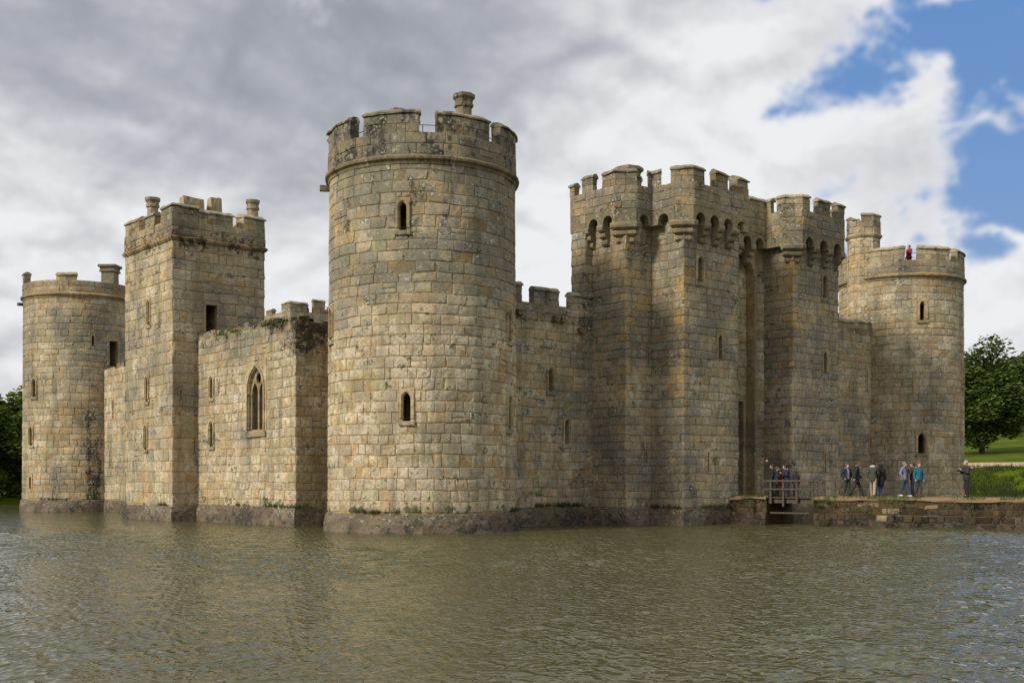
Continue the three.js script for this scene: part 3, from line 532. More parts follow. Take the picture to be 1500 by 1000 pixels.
{ // chapel
  const top0 = s => 10.55 + 0.12 * Math.sin(s * 1.7) + 0.35 * (n2(s * 1.4, 1, 7) - 0.5) + 0.25 * ss(9.4, 8.5, s);
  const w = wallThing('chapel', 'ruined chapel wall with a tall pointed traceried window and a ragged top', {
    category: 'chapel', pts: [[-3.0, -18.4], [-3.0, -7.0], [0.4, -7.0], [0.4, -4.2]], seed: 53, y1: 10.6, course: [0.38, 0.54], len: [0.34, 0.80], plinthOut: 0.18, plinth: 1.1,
    windows: [[0, 1.8, 7.1, 0.36, 1.25], [0, 1.8, 4.3, 0.40, 1.45, { }]],
    blank: [[0, 6.05, 8.35, 4.95, 8.85]], top: [top0, s => 10.5 + 0.2 * (n2(s * 1.5, 4, 9) - 0.5), null],
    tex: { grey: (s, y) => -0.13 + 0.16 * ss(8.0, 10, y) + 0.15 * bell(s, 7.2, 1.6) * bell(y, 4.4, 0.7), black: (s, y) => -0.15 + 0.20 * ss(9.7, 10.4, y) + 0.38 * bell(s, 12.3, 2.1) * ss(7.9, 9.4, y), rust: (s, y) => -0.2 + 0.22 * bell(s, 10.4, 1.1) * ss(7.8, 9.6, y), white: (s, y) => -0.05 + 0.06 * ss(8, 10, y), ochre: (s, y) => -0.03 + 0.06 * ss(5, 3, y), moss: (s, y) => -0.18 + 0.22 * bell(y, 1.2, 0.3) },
  });
  const { root, F, mat, r } = w, M = F[0], sC = 7.2, y0 = 4.95;
  // tall traceried window: 2.3 x 3.9 dressed surround, two lights and an eye
  const f = part(root, 'traceried_window', plate(M, sC, y0, rect(2.3, 3.9), [pointed(1.72, 3.55, 1.25, 8).map(p => [p[0], Math.max(0.12, p[1])])], -0.28, 0.04, [0.98, 0.92, 0.80]), mat, 'tall pointed window with stone tracery');
  const ring = (w2, h2, r2, w1, h1, r1, o0, o1, name, c) => part(f, name, plate(M, sC, y0, pointed(w2, h2, r2, 8), [pointed(w1, h1, r1, 8).map((p, i) => [p[0], Math.max(0.001, p[1])])], o0, o1, c), mat);
  ring(2.02, 3.78, 1.42, 1.80, 3.62, 1.30, 0.02, 0.12, 'hood_mould', [0.9, 0.86, 0.74]);
  const tr = pointed(1.74, 3.57, 1.26, 8).map((p, i) => [p[0], Math.max(0.12, p[1])]), light = (c) => pointed(0.66, 2.55, 0.62, 6).map(p => [p[0] + c, p[1] + 0.2]);
  const eye = []; for (let k = 0; k < 12; k++) { const a = -k / 12 * 6.283; eye.push([0.27 * Math.cos(a), 2.98 + 0.30 * Math.sin(a)]); }
  part(f, 'tracery', plate(M, sC, y0, tr, [light(-0.41), light(0.41), eye], -0.24, -0.12, [0.62, 0.60, 0.55]), mat);
  const b = slab(M, sC - 1.2, sC + 1.2, y0 - 0.1, y0 + 4, -1.5, -1.4, [0.7, 0.66, 0.58]); part(f, 'blocked_light', b, mat);
  part(f, 'reveal', mergeGeometries([slab(M, sC - 1.1, sC - 0.92, y0, y0 + 3.8, -1.4, -0.28, [0.7, 0.66, 0.58]), slab(M, sC + 0.92, sC + 1.1, y0, y0 + 3.8, -1.4, -0.28, [0.7, 0.66, 0.58]), slab(M, sC - 1.1, sC + 1.1, y0 + 3.75, y0 + 3.9, -1.4, -0.28, [0.7, 0.66, 0.58]), slab(M, sC - 1.1, sC + 1.1, y0 - 0.1, y0 + 0.05, -1.4, -0.28, [0.7, 0.66, 0.58])]), mat);
  part(f, 'sill', slab(M, sC - 1.15, sC + 1.15, y0 - 0.2, y0 + 0.08, -0.3, 0.12, [0.75, 0.73, 0.66], 0.06), mat);
  // broken wall head: loose topping stones
  for (let k = 0; k < 40; k++) { const wd = 0.3 + 0.45 * r(), s = 0.2 + r() * 11.0, h = 0.16 + 0.26 * r() + (s > 9 ? 0.15 : 0), t = top0(s) - 0.12, o1 = 0.03 - r() * 0.35, c = s > 8.6 && r() < 0.7 ? [0.34, 0.28, 0.24] : [0.75, 0.72, 0.64].map(v => v * (0.8 + 0.3 * r())); part(root, 'topping_stone', roughen(slab(M, s, s + wd, t, t + h, o1 - 0.5, o1, c, 0, 0.4), 0.10, 2.6), mat); }
  for (let k = 0; k < 12; k++) { const wd = 0.3 + 0.5 * r(), s = F[1].s0 + r() * 3.0, h = 0.16 + 0.3 * r(), t = 10.4 + 0.05 * r(), o1 = 0.03 - r() * 0.3; part(root, 'topping_stone', roughen(slab(F[1], s, s + wd, t, t + h, o1 - 0.5, o1, [0.36, 0.30, 0.26], 0, 0.4), 0.10, 2.6), mat); }
  part(root, 'wall_top', polyTop([[-2.95, -18.4], [-2.95, -7.05], [0.35, -7.05], [0.35, -9.0], [-1.3, -9.0], [-1.3, -18.4]], 10.3, [0.7, 0.66, 0.56]), mat);
  part(root, 'inner_face', mergeGeometries([slab(flatMap(-1.3, -18.4, -1.3, -8.6), 0, 9.8, 0.8, 10.3, -0.2, 0), slab(flatMap(-1.3, -8.6, 0.3, -8.6), 0, 1.6, 0.8, 10.3, -0.2, 0)]), mat);
  w.done();
}
{ // east curtain wall between square tower and the far round tower
  const top = s => 10.75 + 0.4 * (n2(s * 1.1, 2, 11) - 0.5);
  const w = wallThing('curtain_wall', 'low pale stretch of ruined curtain wall between the square tower and the stained round tower', {
    category: 'wall', pts: [[0.4, -43.0], [0.4, -25.4]], seed: 61, y1: 10.8, course: [0.44, 0.64], len: [0.45, 1.0], top: [top],
    windows: [[0, 2.6, 7.1, 0.16, 1.3, { square: true, bare: true, jamb: 0.1 }], [0, 2.0, 3.4, 0.12, 1.2, { square: true, bare: true, jamb: 0.1 }]],
    tex: { grey: (s, y) => -0.12 + 0.15 * ss(9, 10.6, y), black: (s, y) => -0.16 + 0.16 * ss(9.8, 10.6, y), white: () => -0.05, ochre: () => -0.01 },
  });
  const { root, F, mat, r } = w; w.done();
  for (let k = 0; k < 26; k++) { const wd = 0.35 + 0.5 * r(), s = r() * 16.8, h = 0.2 + 0.35 * r(), o1 = 0.02 - r() * 0.3; part(root, 'topping_stone', roughen(slab(F[0], s, s + wd, top(s) - 0.1, top(s) + h, o1 - 0.5, o1, [0.5, 0.45, 0.4], 0, 0.4), 0.1, 2.4), mat); }
  part(root, 'wall_top', slab(F[0], 0, 17.6, 0.8, 10.5, -1.9, -0.05, [0.7, 0.66, 0.56]), mat);
}
function battledWall(label, x0, x1, z, seed, sill, merlons, windows, tex) {
  const w = wallThing('curtain_wall', label, { category: 'wall', pts: [[x0, z], [x1, z]], seed, y1: sill, course: [0.36, 0.56], len: [0.34, 0.85], windows, tex, plinth: 1.1, decay: 0.09 });
  const { root, F, mat, r } = w; w.done();
  part(root, 'wall_top', slab(F[0], 0, x1 - x0, 0.8, sill - 1.3, -1.9, -1.35, [0.7, 0.66, 0.56]), mat);
  part(root, 'parapet', slab(F[0], 0, x1 - x0, sill - 1.6, sill, -0.55, -0.01, MORTAR, 0.01), mat);
  for (const [a, b, t] of merlons) merlon(root, F[0], a - x0, b - x0, sill, t, 0.42, r, mat, { courses: 2 });
  return { ...w };
}
{
  const c = battledWall('battlemented curtain wall joining the chimney tower to the gatehouse, two narrow windows in it', 3.6, 11.25, 0.3, 67, 11.55,
    [[3.9, 6.1, 12.65], [6.95, 8.7, 12.6], [9.6, 11.2, 12.5]],
    [[0, 4.48, 7.05, 0.28, 1.25], [0, 5.66, 4.3, 0.28, 1.32]],
    { grey: (s, y) => -0.04 + 0.14 * ss(7.5, 9.5, y) + 0.06 * ss(5.5, 7, s), black: (s, y) => -0.12 + 0.12 * ss(10, 11, y) + 0.10 * bell(y, 10.9, 0.4) + 0.05 * ss(5.8, 7.4, s), white: (s, y) => -0.03 + 0.04 * ss(8, 10, y), ochre: (s, y) => -0.04 + 0.09 * bell(y, 7.3, 1.2), moss: (s, y) => -0.15 + 0.22 * bell(y, 1.15, 0.25) + 0.14 * bell(y, 10.8, 0.3) });
  const M = c.F[0]; for (const [s, y] of [[1.2, 10.75], [2.0, 10.9], [4.6, 10.8], [5.1, 10.75], [6.4, 10.35]]) part(c.root, 'corbel_stone', roughen(slab(M, s, s + 0.34, y, y + 0.26, -0.1, 0.30, [0.55, 0.5, 0.45], 0, 0.2), 0.08, 3), c.mat);
  battledWall('battlemented curtain wall joining the gatehouse to the tower behind the causeway', 28.9, 39.4, 0.3, 71, 12.4,
    [[29.2, 31.2, 13.4], [31.8, 33.8, 13.4], [34.4, 36.2, 13.4], [36.8, 38.6, 13.5]],
    [[0, 8.9, 8.6, 0.12, 1.4, { square: true, bare: true, jamb: 0.1 }], [0, 9.3, 4.2, 0.12, 1.4, { square: true, bare: true, jamb: 0.1 }]],
    { grey: (s, y) => 0.02, black: (s, y) => -0.14 + 0.14 * ss(10, 12, y), white: () => -0.01, ochre: (s, y) => -0.02 });
}

// ---------------------------------------------------------------- gatehouse
const ROLL = [[-0.1, 14.95], [0.10, 14.97], [0.22, 15.06], [0.25, 15.20], [0.18, 15.32], [0.30, 15.34], [0.42, 15.42], [0.45, 15.55], [0.38, 15.66], [0.50, 15.68], [0.60, 15.76], [0.63, 15.90], [0.60, 16.02], [-0.1, 16.02]];
function machicolation(root, pts, mat, r, st, merlons, corners, o = {}) {
  const PM = pathMap(pts), F = pathMaps(pts), lo = 15.95, mid = 16.78, sill = o.sill ?? 17.98, top = o.top ?? 18.92, gs = [], dy = (o.dy ?? 0);
  F.forEach((M, i) => {
    const L = M.L - 0.02; if (L < 1.15 || (o.solid && i < o.solid)) { gs.push(plate(M, M.s0 + M.L / 2, lo + dy, rect(L, mid - lo), [], -0.40, 0, [0.72, 0.69, 0.62])); return; }
    const n = Math.max(1, Math.round(L / 1.28)), p = L / n, w = Math.min(0.74, p - 0.40), out = [[-L / 2, 0]];
    for (let k = 0; k < n; k++) { const c = -L / 2 + p * (k + 0.5); for (let q = 0; q <= 8; q++) { const a = Math.PI - Math.PI * q / 8; out.push([c + w / 2 * Math.cos(a), 0.16 + w / 2 * Math.sin(a)]); if (q === 0) out.splice(out.length - 1, 0, [c - w / 2, 0]); } out.push([c + w / 2, 0]); }
    out.push([L / 2, 0], [L / 2, mid - lo], [-L / 2, mid - lo]);
    gs.push(plate(M, M.s0 + M.L / 2, lo + dy, out, [], -0.40, 0, [0.76, 0.72, 0.64]));
    // corbels between the arches, set back on the wall face (0.55 behind the parapet face)
    for (let k = 0; k <= n; k++) {
      if ((k === 0 || k === n) && o.skipEnds) continue;
      if (k === 0 && i > 0 && !(o.solid && i === o.solid)) continue; if (k === n && i < F.length - 1) continue;
      const c = M.s0 + p * k, t = 0.66 + 0.3 * r(), W = { ...M, P: (s, y, q) => M.P(s, y + dy, q - 0.56) };
      part(root, 'corbel', sweep(W, ROLL, c - 0.21, c + 0.21, 0.2, [t, t * 0.96, t * 0.88], 0.05), mat);
    }
  });
  const ap = part(root, 'machicolation', mergeGeometries(gs), mat);
  for (const c of corners) {       // a wide corbel of three rolls under each canted corner, following its facets
    const a = pts[c - 1], b = pts[c], d = pts[c + 1], e = pts[c + 2], q = (p, t, l) => { const L = Math.hypot(t[0] - p[0], t[1] - p[1]); return [p[0] + (t[0] - p[0]) / L * l, p[1] + (t[1] - p[1]) / L * l]; };
    const C = pathMap([q(b, a, 0.30), b, d, q(d, e, 0.30)]), t = 0.72 + 0.2 * r();
    part(root, 'corner_corbel', roughen(sweep({ ...C, P: (s, y, o) => C.P(s, y + dy, o - 0.56) }, ROLL, 0, C.L, 0.25, [t, t * 0.96, t * 0.86]), 0.06, 2.2), mat);
  }
  part(root, 'parapet', sweep(PM, [[-0.45, mid + dy], [0, mid + dy], [0, sill + dy], [-0.45, sill + dy]], 0, PM.L, 0.6, MORTAR, 0.01), mat);
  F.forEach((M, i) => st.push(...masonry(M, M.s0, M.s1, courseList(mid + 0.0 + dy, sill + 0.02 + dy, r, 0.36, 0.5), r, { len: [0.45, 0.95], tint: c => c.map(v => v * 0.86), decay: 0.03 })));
  for (const [a, b, t] of merlons) merlon(root, PM, a, b, sill + dy, (t ?? top) + dy, 0.36, r, mat, { courses: 2 });
  return PM;
}
const gateTex = (flip) => ({
  grey: (s, y) => 0.11 + 0.03 * ss(12, 15, y), black: (s, y) => -0.09 + 0.06 * ss(13, 16, y) + 0.05 * bell(y, 3, 2), ochre: (s, y) => -0.03 + 0.05 * ss(7, 12, y),
  white: (s, y) => -0.035 + 0.075 * ss(13.5, 16.5, y) + 0.04 * ss(4.5, 2, y), rust: (s, y) => -0.17 + 0.12 * ss(14.5, 17, y), moss: (s, y) => -0.17 + 0.18 * bell(y, 1.0, 0.3) + 0.06 * ss(16, 18, y),
});
{
  const g = wallThing('gate_tower', 'stepped gatehouse tower rising from the water next to the battlemented curtain wall', {
    category: 'tower', pts: [[17.7, -0.8], [10.68, -0.8], [10.68, 0.27], [11.2, 0.27], [11.2, 2.8], [13.2, 2.8], [13.2, 5.1], [17.7, 5.1], [17.7, -1]], seed: 83, y1: 16.8, course: [0.36, 0.52], len: [0.36, 0.85], tex: gateTex(),
    windows: [[3, 0.5, 13.5, 0.08, 0.6, { square: true, bare: true, jamb: 0.08, lintel: 0.1 }], [4, 1.72, 8.55, 0.09, 0.8, { square: true, bare: true, jamb: 0.08, lintel: 0.1 }], [4, 1.55, 3.4, 0.09, 0.6, { square: true, bare: true, jamb: 0.08, lintel: 0.1 }], [6, 1.27, 12.9, 0.32, 1.35], [6, 2.95, 9.0, 0.30, 1.25, { bare: true }], [6, 1.95, 2.9, 0.14, 1.0, { square: true, bare: true, jamb: 0.1 }], [5, 0.5, 1.4, 0.09, 0.5, { square: true, bare: true, jamb: 0.08, lintel: 0.1 }]],
    tint: (c, s, y, r) => (Math.abs(s - 11.14) < 0.5 || Math.abs(s - 15.44) < 0.5) && r() < 0.6 && y > 6 ? [c[0] * 1.25, c[1] * 1.08, c[2] * 0.80] : c,
  });
  const P = [[10.65, -0.9], [10.65, 0.35], [10.65, 2.55], [11.45, 3.35], [12.65, 3.35], [12.65, 4.95], [13.35, 5.65], [17.9, 5.65], [17.9, 3.5]];
  machicolation(g.root, P, g.mat, g.r, g.st, [[-0.04, 0.35, 18.75], [0.95, 1.77], [2.5, 4.6], [5.5, 6.4], [7.1, 9.25], [10.15, 11.15], [11.95, 12.9]], [2, 5], { solid: 1 });
  g.done();
  part(g.root, 'tower_roof', polyTop([[10.9, -0.85], [10.9, 2.5], [11.5, 3.1], [12.9, 3.1], [12.9, 4.9], [13.4, 5.4], [17.6, 5.4], [17.6, -0.85]], 16.9, [0.6, 0.6, 0.58]), g.mat);
  const c = [13.6, -1.6]; // stair turret top and chimney behind the parapet
  chimney(g.root, 12.75, 1.5, 16.9, 19.42, 0.80, g.mat, 8); chimney(g.root, 14.6, 0.2, 16.9, 19.45, 0.45, g.mat, 8);
}
{
  const g = wallThing('gate_tower', 'gatehouse tower on the far side of the tall entrance arch, rising behind the footbridge', {
    category: 'tower', pts: [[22.7, -1], [22.7, 5.1], [27.2, 5.1], [27.2, 2.8], [29.2, 2.8], [29.2, -5]], seed: 89, y1: 16.8, course: [0.36, 0.52], len: [0.36, 0.85], tex: gateTex(),
    windows: [[1, 3.05, 13.2, 0.32, 1.35], [1, 3.15, 8.8, 0.30, 1.25, { bare: true }], [1, 3.15, 2.9, 0.14, 1.0, { square: true, bare: true, jamb: 0.1 }]],
    tint: (c, s, y, r) => Math.abs(s - 6.1) < 0.5 && r() < 0.6 && y > 9 ? [c[0] * 1.25, c[1] * 1.08, c[2] * 0.80] : c,
  });
  const P = [[22.15, 4.0], [22.15, 4.95], [22.85, 5.65], [27.05, 5.65], [27.75, 4.95], [27.75, 3.35], [29.0, 3.35], [29.75, 2.55], [29.75, -5]];
  machicolation(g.root, P, g.mat, g.r, g.st, [[0.35, 2.65], [3.45, 4.65], [5.45, 6.9], [7.4, 8.6], [9.2, 11.4], [12.0, 13.4], [14, 15.4], [16, 17.2]], [1, 3]);
  g.done();
  part(g.root, 'tower_roof', polyTop([[22.4, -5], [22.4, 4.9], [22.9, 5.4], [27, 5.4], [27.5, 4.9], [27.5, 3.1], [29, 3.1], [29.5, 2.5], [29.5, -5]], 16.9, [0.6, 0.6, 0.58]), g.mat);
}
{ // recessed gate wall with its giant arch
  const g = wallThing('gate_wall', 'recessed gate wall with a very tall pointed arch between the two gatehouse towers', {
    category: 'wall', pts: [[17.7, 3.05], [22.7, 3.05]], seed: 97, y1: 14.0, course: [0.45, 0.65], len: [0.45, 0.8], tex: { ...gateTex(), grey: () => 0.02, black: () => -0.10 }, blank: [[0, 0.8, 4.2, 0, 14.6]], noPlinth: true,
  });
  const M = g.F[0];
  part(g.root, 'arch', plate(M, 2.5, 1.0, rect(5.0, 15.9), [pointed(3.0, 14.9, 1.9, 8).map(p => [p[0], Math.max(0.05, p[1])])], -0.5, -0.01, [0.85, 0.78, 0.64]), g.mat);
  part(g.root, 'arch_moulding', plate(M, 2.5, 1.0, pointed(3.4, 15.2, 2.15, 8), [pointed(3.02, 14.95, 1.95, 8).map(p => [p[0], Math.max(0.002, p[1])])], -0.05, 0.07, [0.80, 0.74, 0.62]), g.mat);
  const N = flatMap(17.7, 2.52, 22.7, 2.52), doorHole = [[1.15, 3.85, 0, 7.3]];
  part(g.root, 'inner_core', face(N, 0, 5, 0.8, 16.9, doorHole), g.mat);
  g.st.push(...masonry(N, 1.0, 4.0, courseList(1.0, 16.2, g.r, 0.45, 0.65), g.r, { holes: doorHole, len: [0.45, 0.9] }));
  const fr = part(g.root, 'doorway', plate(N, 2.5, 1.2, rect(2.7, 6.1), [rect(2.2, 5.8).map(p => [p[0], Math.max(0.002, p[1])])], -0.4, 0.10, [0.70, 0.66, 0.58]), g.mat);
  const wood = plain(0.075, 0.048, 0.030, 0.8); for (let k = 0; k < 7; k++) part(fr, 'door_plank', slab(N, 1.41 + k * 0.312, 1.41 + k * 0.312 + 0.298, 1.2, 7.0, -0.32, -0.22 - 0.01 * (k % 2)), wood);
  machicolation(g.root, [[17.55, 3.6], [22.15, 3.6], [22.15, 4.0]], g.mat, g.r, g.st, [[0.5, 1.5], [2.0, 2.6], [3.1, 4.95]], [], { skipEnds: true });
  g.done();
  part(g.root, 'roof_walk', polyTop([[17.75, -2], [17.75, 3.4], [22.3, 3.4], [22.3, -2]], 16.9, [0.6, 0.6, 0.58]), g.mat);
}
{ // stair turret of the tower behind the causeway
  const cx = 39.05, cz = -0.75, oct = (R, n = 8) => { const p = []; for (let k = 0; k <= n; k++) { const a = Math.PI * 1.125 - k * Math.PI / 4; p.push([cx + R * Math.cos(a), cz + R * Math.sin(a)]); } return p; };
  const w = wallThing('stair_turret', 'slim ochre octagonal stair turret rising beside the tower with the visitor in red', {
    category: 'turret', pts: oct(1.12), seed: 101, y1: 19.7, course: [0.42, 0.62], len: [0.35, 0.8],
    tex: { grey: (s, y) => -0.20 + 0.30 * ss(18.8, 20.2, y), black: (s, y) => -0.12 + 0.1 * ss(19, 20.5, y), ochre: (s, y) => 0.13 * ss(19.5, 18, y), white: (s, y) => -0.05 + 0.06 * ss(19, 20.5, y) },
  });
  const { root, PM, mat, r, L } = w;
  part(root, 'string_course', sweep(PM, ledge(19.5), 0, L, 0.4, [0.72, 0.68, 0.58], 0.04), mat);
  w.F.forEach(M => w.st.push(...masonry({ ...M, P: (s, y, q) => M.P(s, y, q + 0.04) }, M.s0, M.s1, courseList(19.7, 20.6, r, 0.4, 0.5), r, { len: [0.4, 0.7], tint: c => c.map(v => v * 0.8) })));
  w.done();
  part(root, 'parapet', sweep(PM, [[-0.35, 19.65], [0.02, 19.65], [0.02, 20.58], [-0.35, 20.58]], 0, L, 0.5, MORTAR, 0.01), mat);
  for (const [a, b, t] of [[0.9, 3.2, 21.2], [3.55, 4.2, 21.1], [4.9, 6.2, 21.15]]) merlon(root, PM, a, b, 20.58, t, 0.35, r, mat, { courses: 1, o: 0.04 });
}
{ // postern tower on the far side of the court
  const w = wallThing('postern_tower', 'distant battlemented postern tower seen over the broken chapel wall', {
    category: 'tower', pts: [[18.2, -50], [18.2, -45.2], [24.5, -45.2], [24.5, -50]], seed: 103, y1: 17.35, course: [0.45, 0.65], len: [0.5, 1.1],
    tex: { grey: () => 0.05, black: (s, y) => -0.10, white: () => -0.02, ochre: () => -0.02 },
  });
  const { root, PM, mat, r } = w; w.done();
  part(root, 'parapet', sweep(PM, [[-0.5, 16.6], [-0.01, 16.6], [-0.01, 17.4], [-0.5, 17.4]], 0, PM.L, 0.6, MORTAR, 0.01), mat);
  for (const [a, b, t] of [[0.4, 1.4, 18.0], [3.2, 6.55, 18.35], [7.15, 8.35, 18.75], [9.2, 10.6, 18.3]]) merlon(root, PM, a, b, 17.4, t, 0.5, r, mat);
  part(root, 'tower_roof', polyTop([[18.4, -50], [18.4, -45.4], [24.3, -45.4], [24.3, -50]], 16.55, [0.6, 0.6, 0.58]), mat);
}
// ---------------------------------------------------------------- causeway and footbridge
const CW = flatMap(16.9, 5.0, 26.02, 45.0);          // its east face, from the gate outwards
const cwTex = {
  grey: () => 0.02, black: (s, y) => -0.02 + 0.06 * bell(y, 0.2, 0.5), white: (s, y) => -0.03 + 0.10 * ss(12, 16, s) * bell(y, 0.2, 0.5), ochre: (s, y) => -0.03, moss: (s, y) => -0.04 + 0.12 * ss(0.9, 1.4, y), rust: () => -0.06,
};
const turf = new THREE.MeshStandardMaterial({ roughness: 1, bumpMap: grain, bumpScale: 0.05, map: colourTex(1024, 128, 41, 5, (s, y) => {
  const a = fbm2(s * 0.8, y * 1.3, 4, 400), b = fbm2(s * 5, y * 6, 3, 410), edge = ss(0.0, 0.35, y);
  let c = mix3([0.065, 0.090, 0.016], [0.125, 0.130, 0.030], ss(0.35, 0.65, b * 0.6 + a * 0.4));
  return mix3(c, [0.235, 0.150, 0.080], ss(0.46, 0.56, a * 0.6 + b * 0.4 + 0.16 * bell(y, 0.12, 0.16) + 0.10 * bell(y, 1.7, 0.6)));
}) });
function causeway(label, s0, s1, seed) {
  const r = rng(seed), p = CW.P(s0, 0, 0), root = thing('causeway', label, 'causeway', [p[0], 0, p[2]]), mat = weathered(41, 22, seed, cwTex);
  const dark = c => { const t = 0.10 + 0.15 * r() + (r() < 0.05 ? 0.35 : 0); return [c[0] * t, c[1] * t * 0.95, c[2] * t * 0.9]; };
  plinth(root, CW, s0, s1, false, 0.74, 0.10, 0.32);
  part(root, 'wall_core', slab(CW, s0, s1, -1.5, 1.40, -3.4, 0, [0.20, 0.17, 0.12]), mat);
  const st = masonry(CW, s0, s1, courseList(0.70, 1.44, r, 0.18, 0.30), r, { len: [0.22, 0.7], decay: 0.2, tint: dark });
  st.push(...masonry({ ...CW, P: (s, y, o) => CW.P(s, y, o + 0.10) }, s0, s1, courseList(-0.3, 0.66, r, 0.22, 0.36), r, { len: [0.3, 0.9], decay: 0.15, tint: dark }));
  setStones(root, st, mat);
  const b = new Buf(), n = Math.ceil((s1 - s0) / 0.25), prof = [[0.07, 1.36], [0.10, 1.44], [0.02, 1.53], [-0.4, 1.55], [-1.7, 1.56], [-3.0, 1.55], [-3.45, 1.45]];
  for (let i = 0; i <= n; i++) prof.forEach(([o, y], k) => { const s = lerp(s0, s1, i / n); b.v(CW.P(s, y + (n2(s * 1.6, k * 2.3, 5) - 0.5) * (k < 3 ? 0.09 : 0.03), o + (k < 2 ? (n2(s * 1.1, k, 6) - 0.5) * 0.12 : 0)), s, 0.1 - o, [1, 1, 1]); });
  for (let i = 0; i < n; i++) for (let k = 0; k + 1 < prof.length; k++) { const a = i * prof.length + k; b.quad(a, a + prof.length, a + prof.length + 1, a + 1); }
  part(root, 'turf_top', b.geo(true), turf);
  return root;
}
causeway('short mossy stone abutment at the foot of the gatehouse, joined to the footbridge', 0.15, 2.3, 131);
causeway('long mossy stone causeway with a grassy top that visitors walk along', 4.95, 40.8, 137);
const blade = (b, x, y, z, h, lean, w, a, col) => { const dx = Math.cos(a) * w, dz = Math.sin(a) * w, lx = Math.cos(a + 1.3) * lean, lz = Math.sin(a + 1.3) * lean; const i = b.v([x - dx, y, z - dz], 0, 0, col), j = b.v([x + dx, y, z + dz], 1, 0, col), k = b.v([x + lx, y + h, z + lz], 0.5, 1, col); b.i.push(i, j, k); };
const leafMat = new THREE.MeshPhysicalMaterial({ vertexColors: true, roughness: 0.9, specularIntensity: 0.25, transmission: 0.35, thickness: 0, side: THREE.DoubleSide });
function stuff(name, geo, mat, label, category) { const m = shade(new THREE.Mesh(geo, mat)); m.name = numbered(name); m.userData = { kind: 'stuff', label, category }; scene.add(m); }
{
  const b = new Buf(), r = rng(211);
  for (let k = 0; k < 9000; k++) {
    const s = r() < 0.12 ? 0.2 + 2.0 * r() : 5 + 20 * r(); const e = r(), o = e < 0.5 ? 0.10 - 0.25 * r() : -3.3 * r(); if (n2(s * 1.3, o * 1.7, 8) < (e < 0.5 ? 0.38 : 0.5)) continue;
    const p = CW.P(s, 0, o), t = 0.7 + 0.6 * r(); blade(b, p[0], 1.46, p[2], 0.07 + 0.14 * r(), 0.06 * r(), 0.012, r() * 6.28, r() < 0.25 ? [0.15 * t, 0.13 * t, 0.045 * t] : [0.060 * t, 0.095 * t, 0.017 * t]);
  }
  for (let k = 0; k < 900; k++) { const s = r() < 0.5 ? 1.6 + 0.9 * r() : 4.8 + 18 * r(), p = CW.P(s, 0, 0.12 + 0.06 * r()), t = 0.6 + 0.6 * r(); if (n2(s * 0.9, 3, 9) < 0.55) continue; blade(b, p[0], 1.3 - 0.7 * r(), p[2], 0.10 + 0.12 * r(), 0.12, 0.02, r() * 6.28, [0.05 * t, 0.08 * t, 0.014 * t]); }
  stuff('grass', b.geo(false), leafMat, 'short grass and weeds growing along the causeway top', 'grass');
}
{ // weeds rooted in the ledge above the waterline and on broken wall heads
  const b = new Buf(), r = rng(223);
  const tuft = (M, s, y, o, k) => { const p = M.P(s, y, o), n = 5 + Math.floor(9 * r()); for (let q = 0; q < n; q++) { const t = 0.6 + 0.7 * r(); blade(b, p[0] + (r() - 0.5) * 0.22, y - 0.04, p[2] + (r() - 0.5) * 0.22, (0.08 + 0.22 * r()) * k, 0.16 * r() * k, 0.018, r() * 6.28, r() < 0.3 ? [0.16 * t, 0.13 * t, 0.05 * t] : [0.055 * t, 0.085 * t, 0.018 * t]); } };
  const along = (M, s0, s1, y, n, lim, k = 1) => { for (let q = 0; q < n; q++) { const s = lerp(s0, s1, r()); if (n2(s * 0.7, y * 3, 33) > lim) tuft(M, s, y, 0.03 + 0.10 * r(), k); } };
  along(NE.M, -8, 8, 0.95, 150, 0.55); along(SE.M, -6, 5, 0.95, 60, 0.6);
  along(pathMap([[-3.0, -18.4], [-3.0, -7.0], [0.4, -7.0]]), 0, 14.8, 1.02, 130, 0.5); along(pathMap([[-4.6, -25.4], [-4.6, -18.4]]), 0, 7, 0.95, 50, 0.55);
  along(flatMap(3.6, 0.3, 11.2, 0.3), 0, 7.6, 1.04, 120, 0.42); along(pathMap([[11.2, 0.3], [11.2, 2.8], [13.2, 2.8], [13.2, 5.1], [17.7, 5.1]]), 0, 11.3, 0.95, 150, 0.45);
  along(flatMap(-3.15, -18.4, -3.15, -7.0), 0, 11.4, 10.62, 60, 0.62, 1.3); along(flatMap(3.6, 0.1, 11.2, 0.1), 0, 7.6, 11.5, 14, 0.4, 1.1);
  stuff('wall_weeds', b.geo(false), leafMat, 'small tufts of weeds rooted along the castle walls', 'weeds');
}
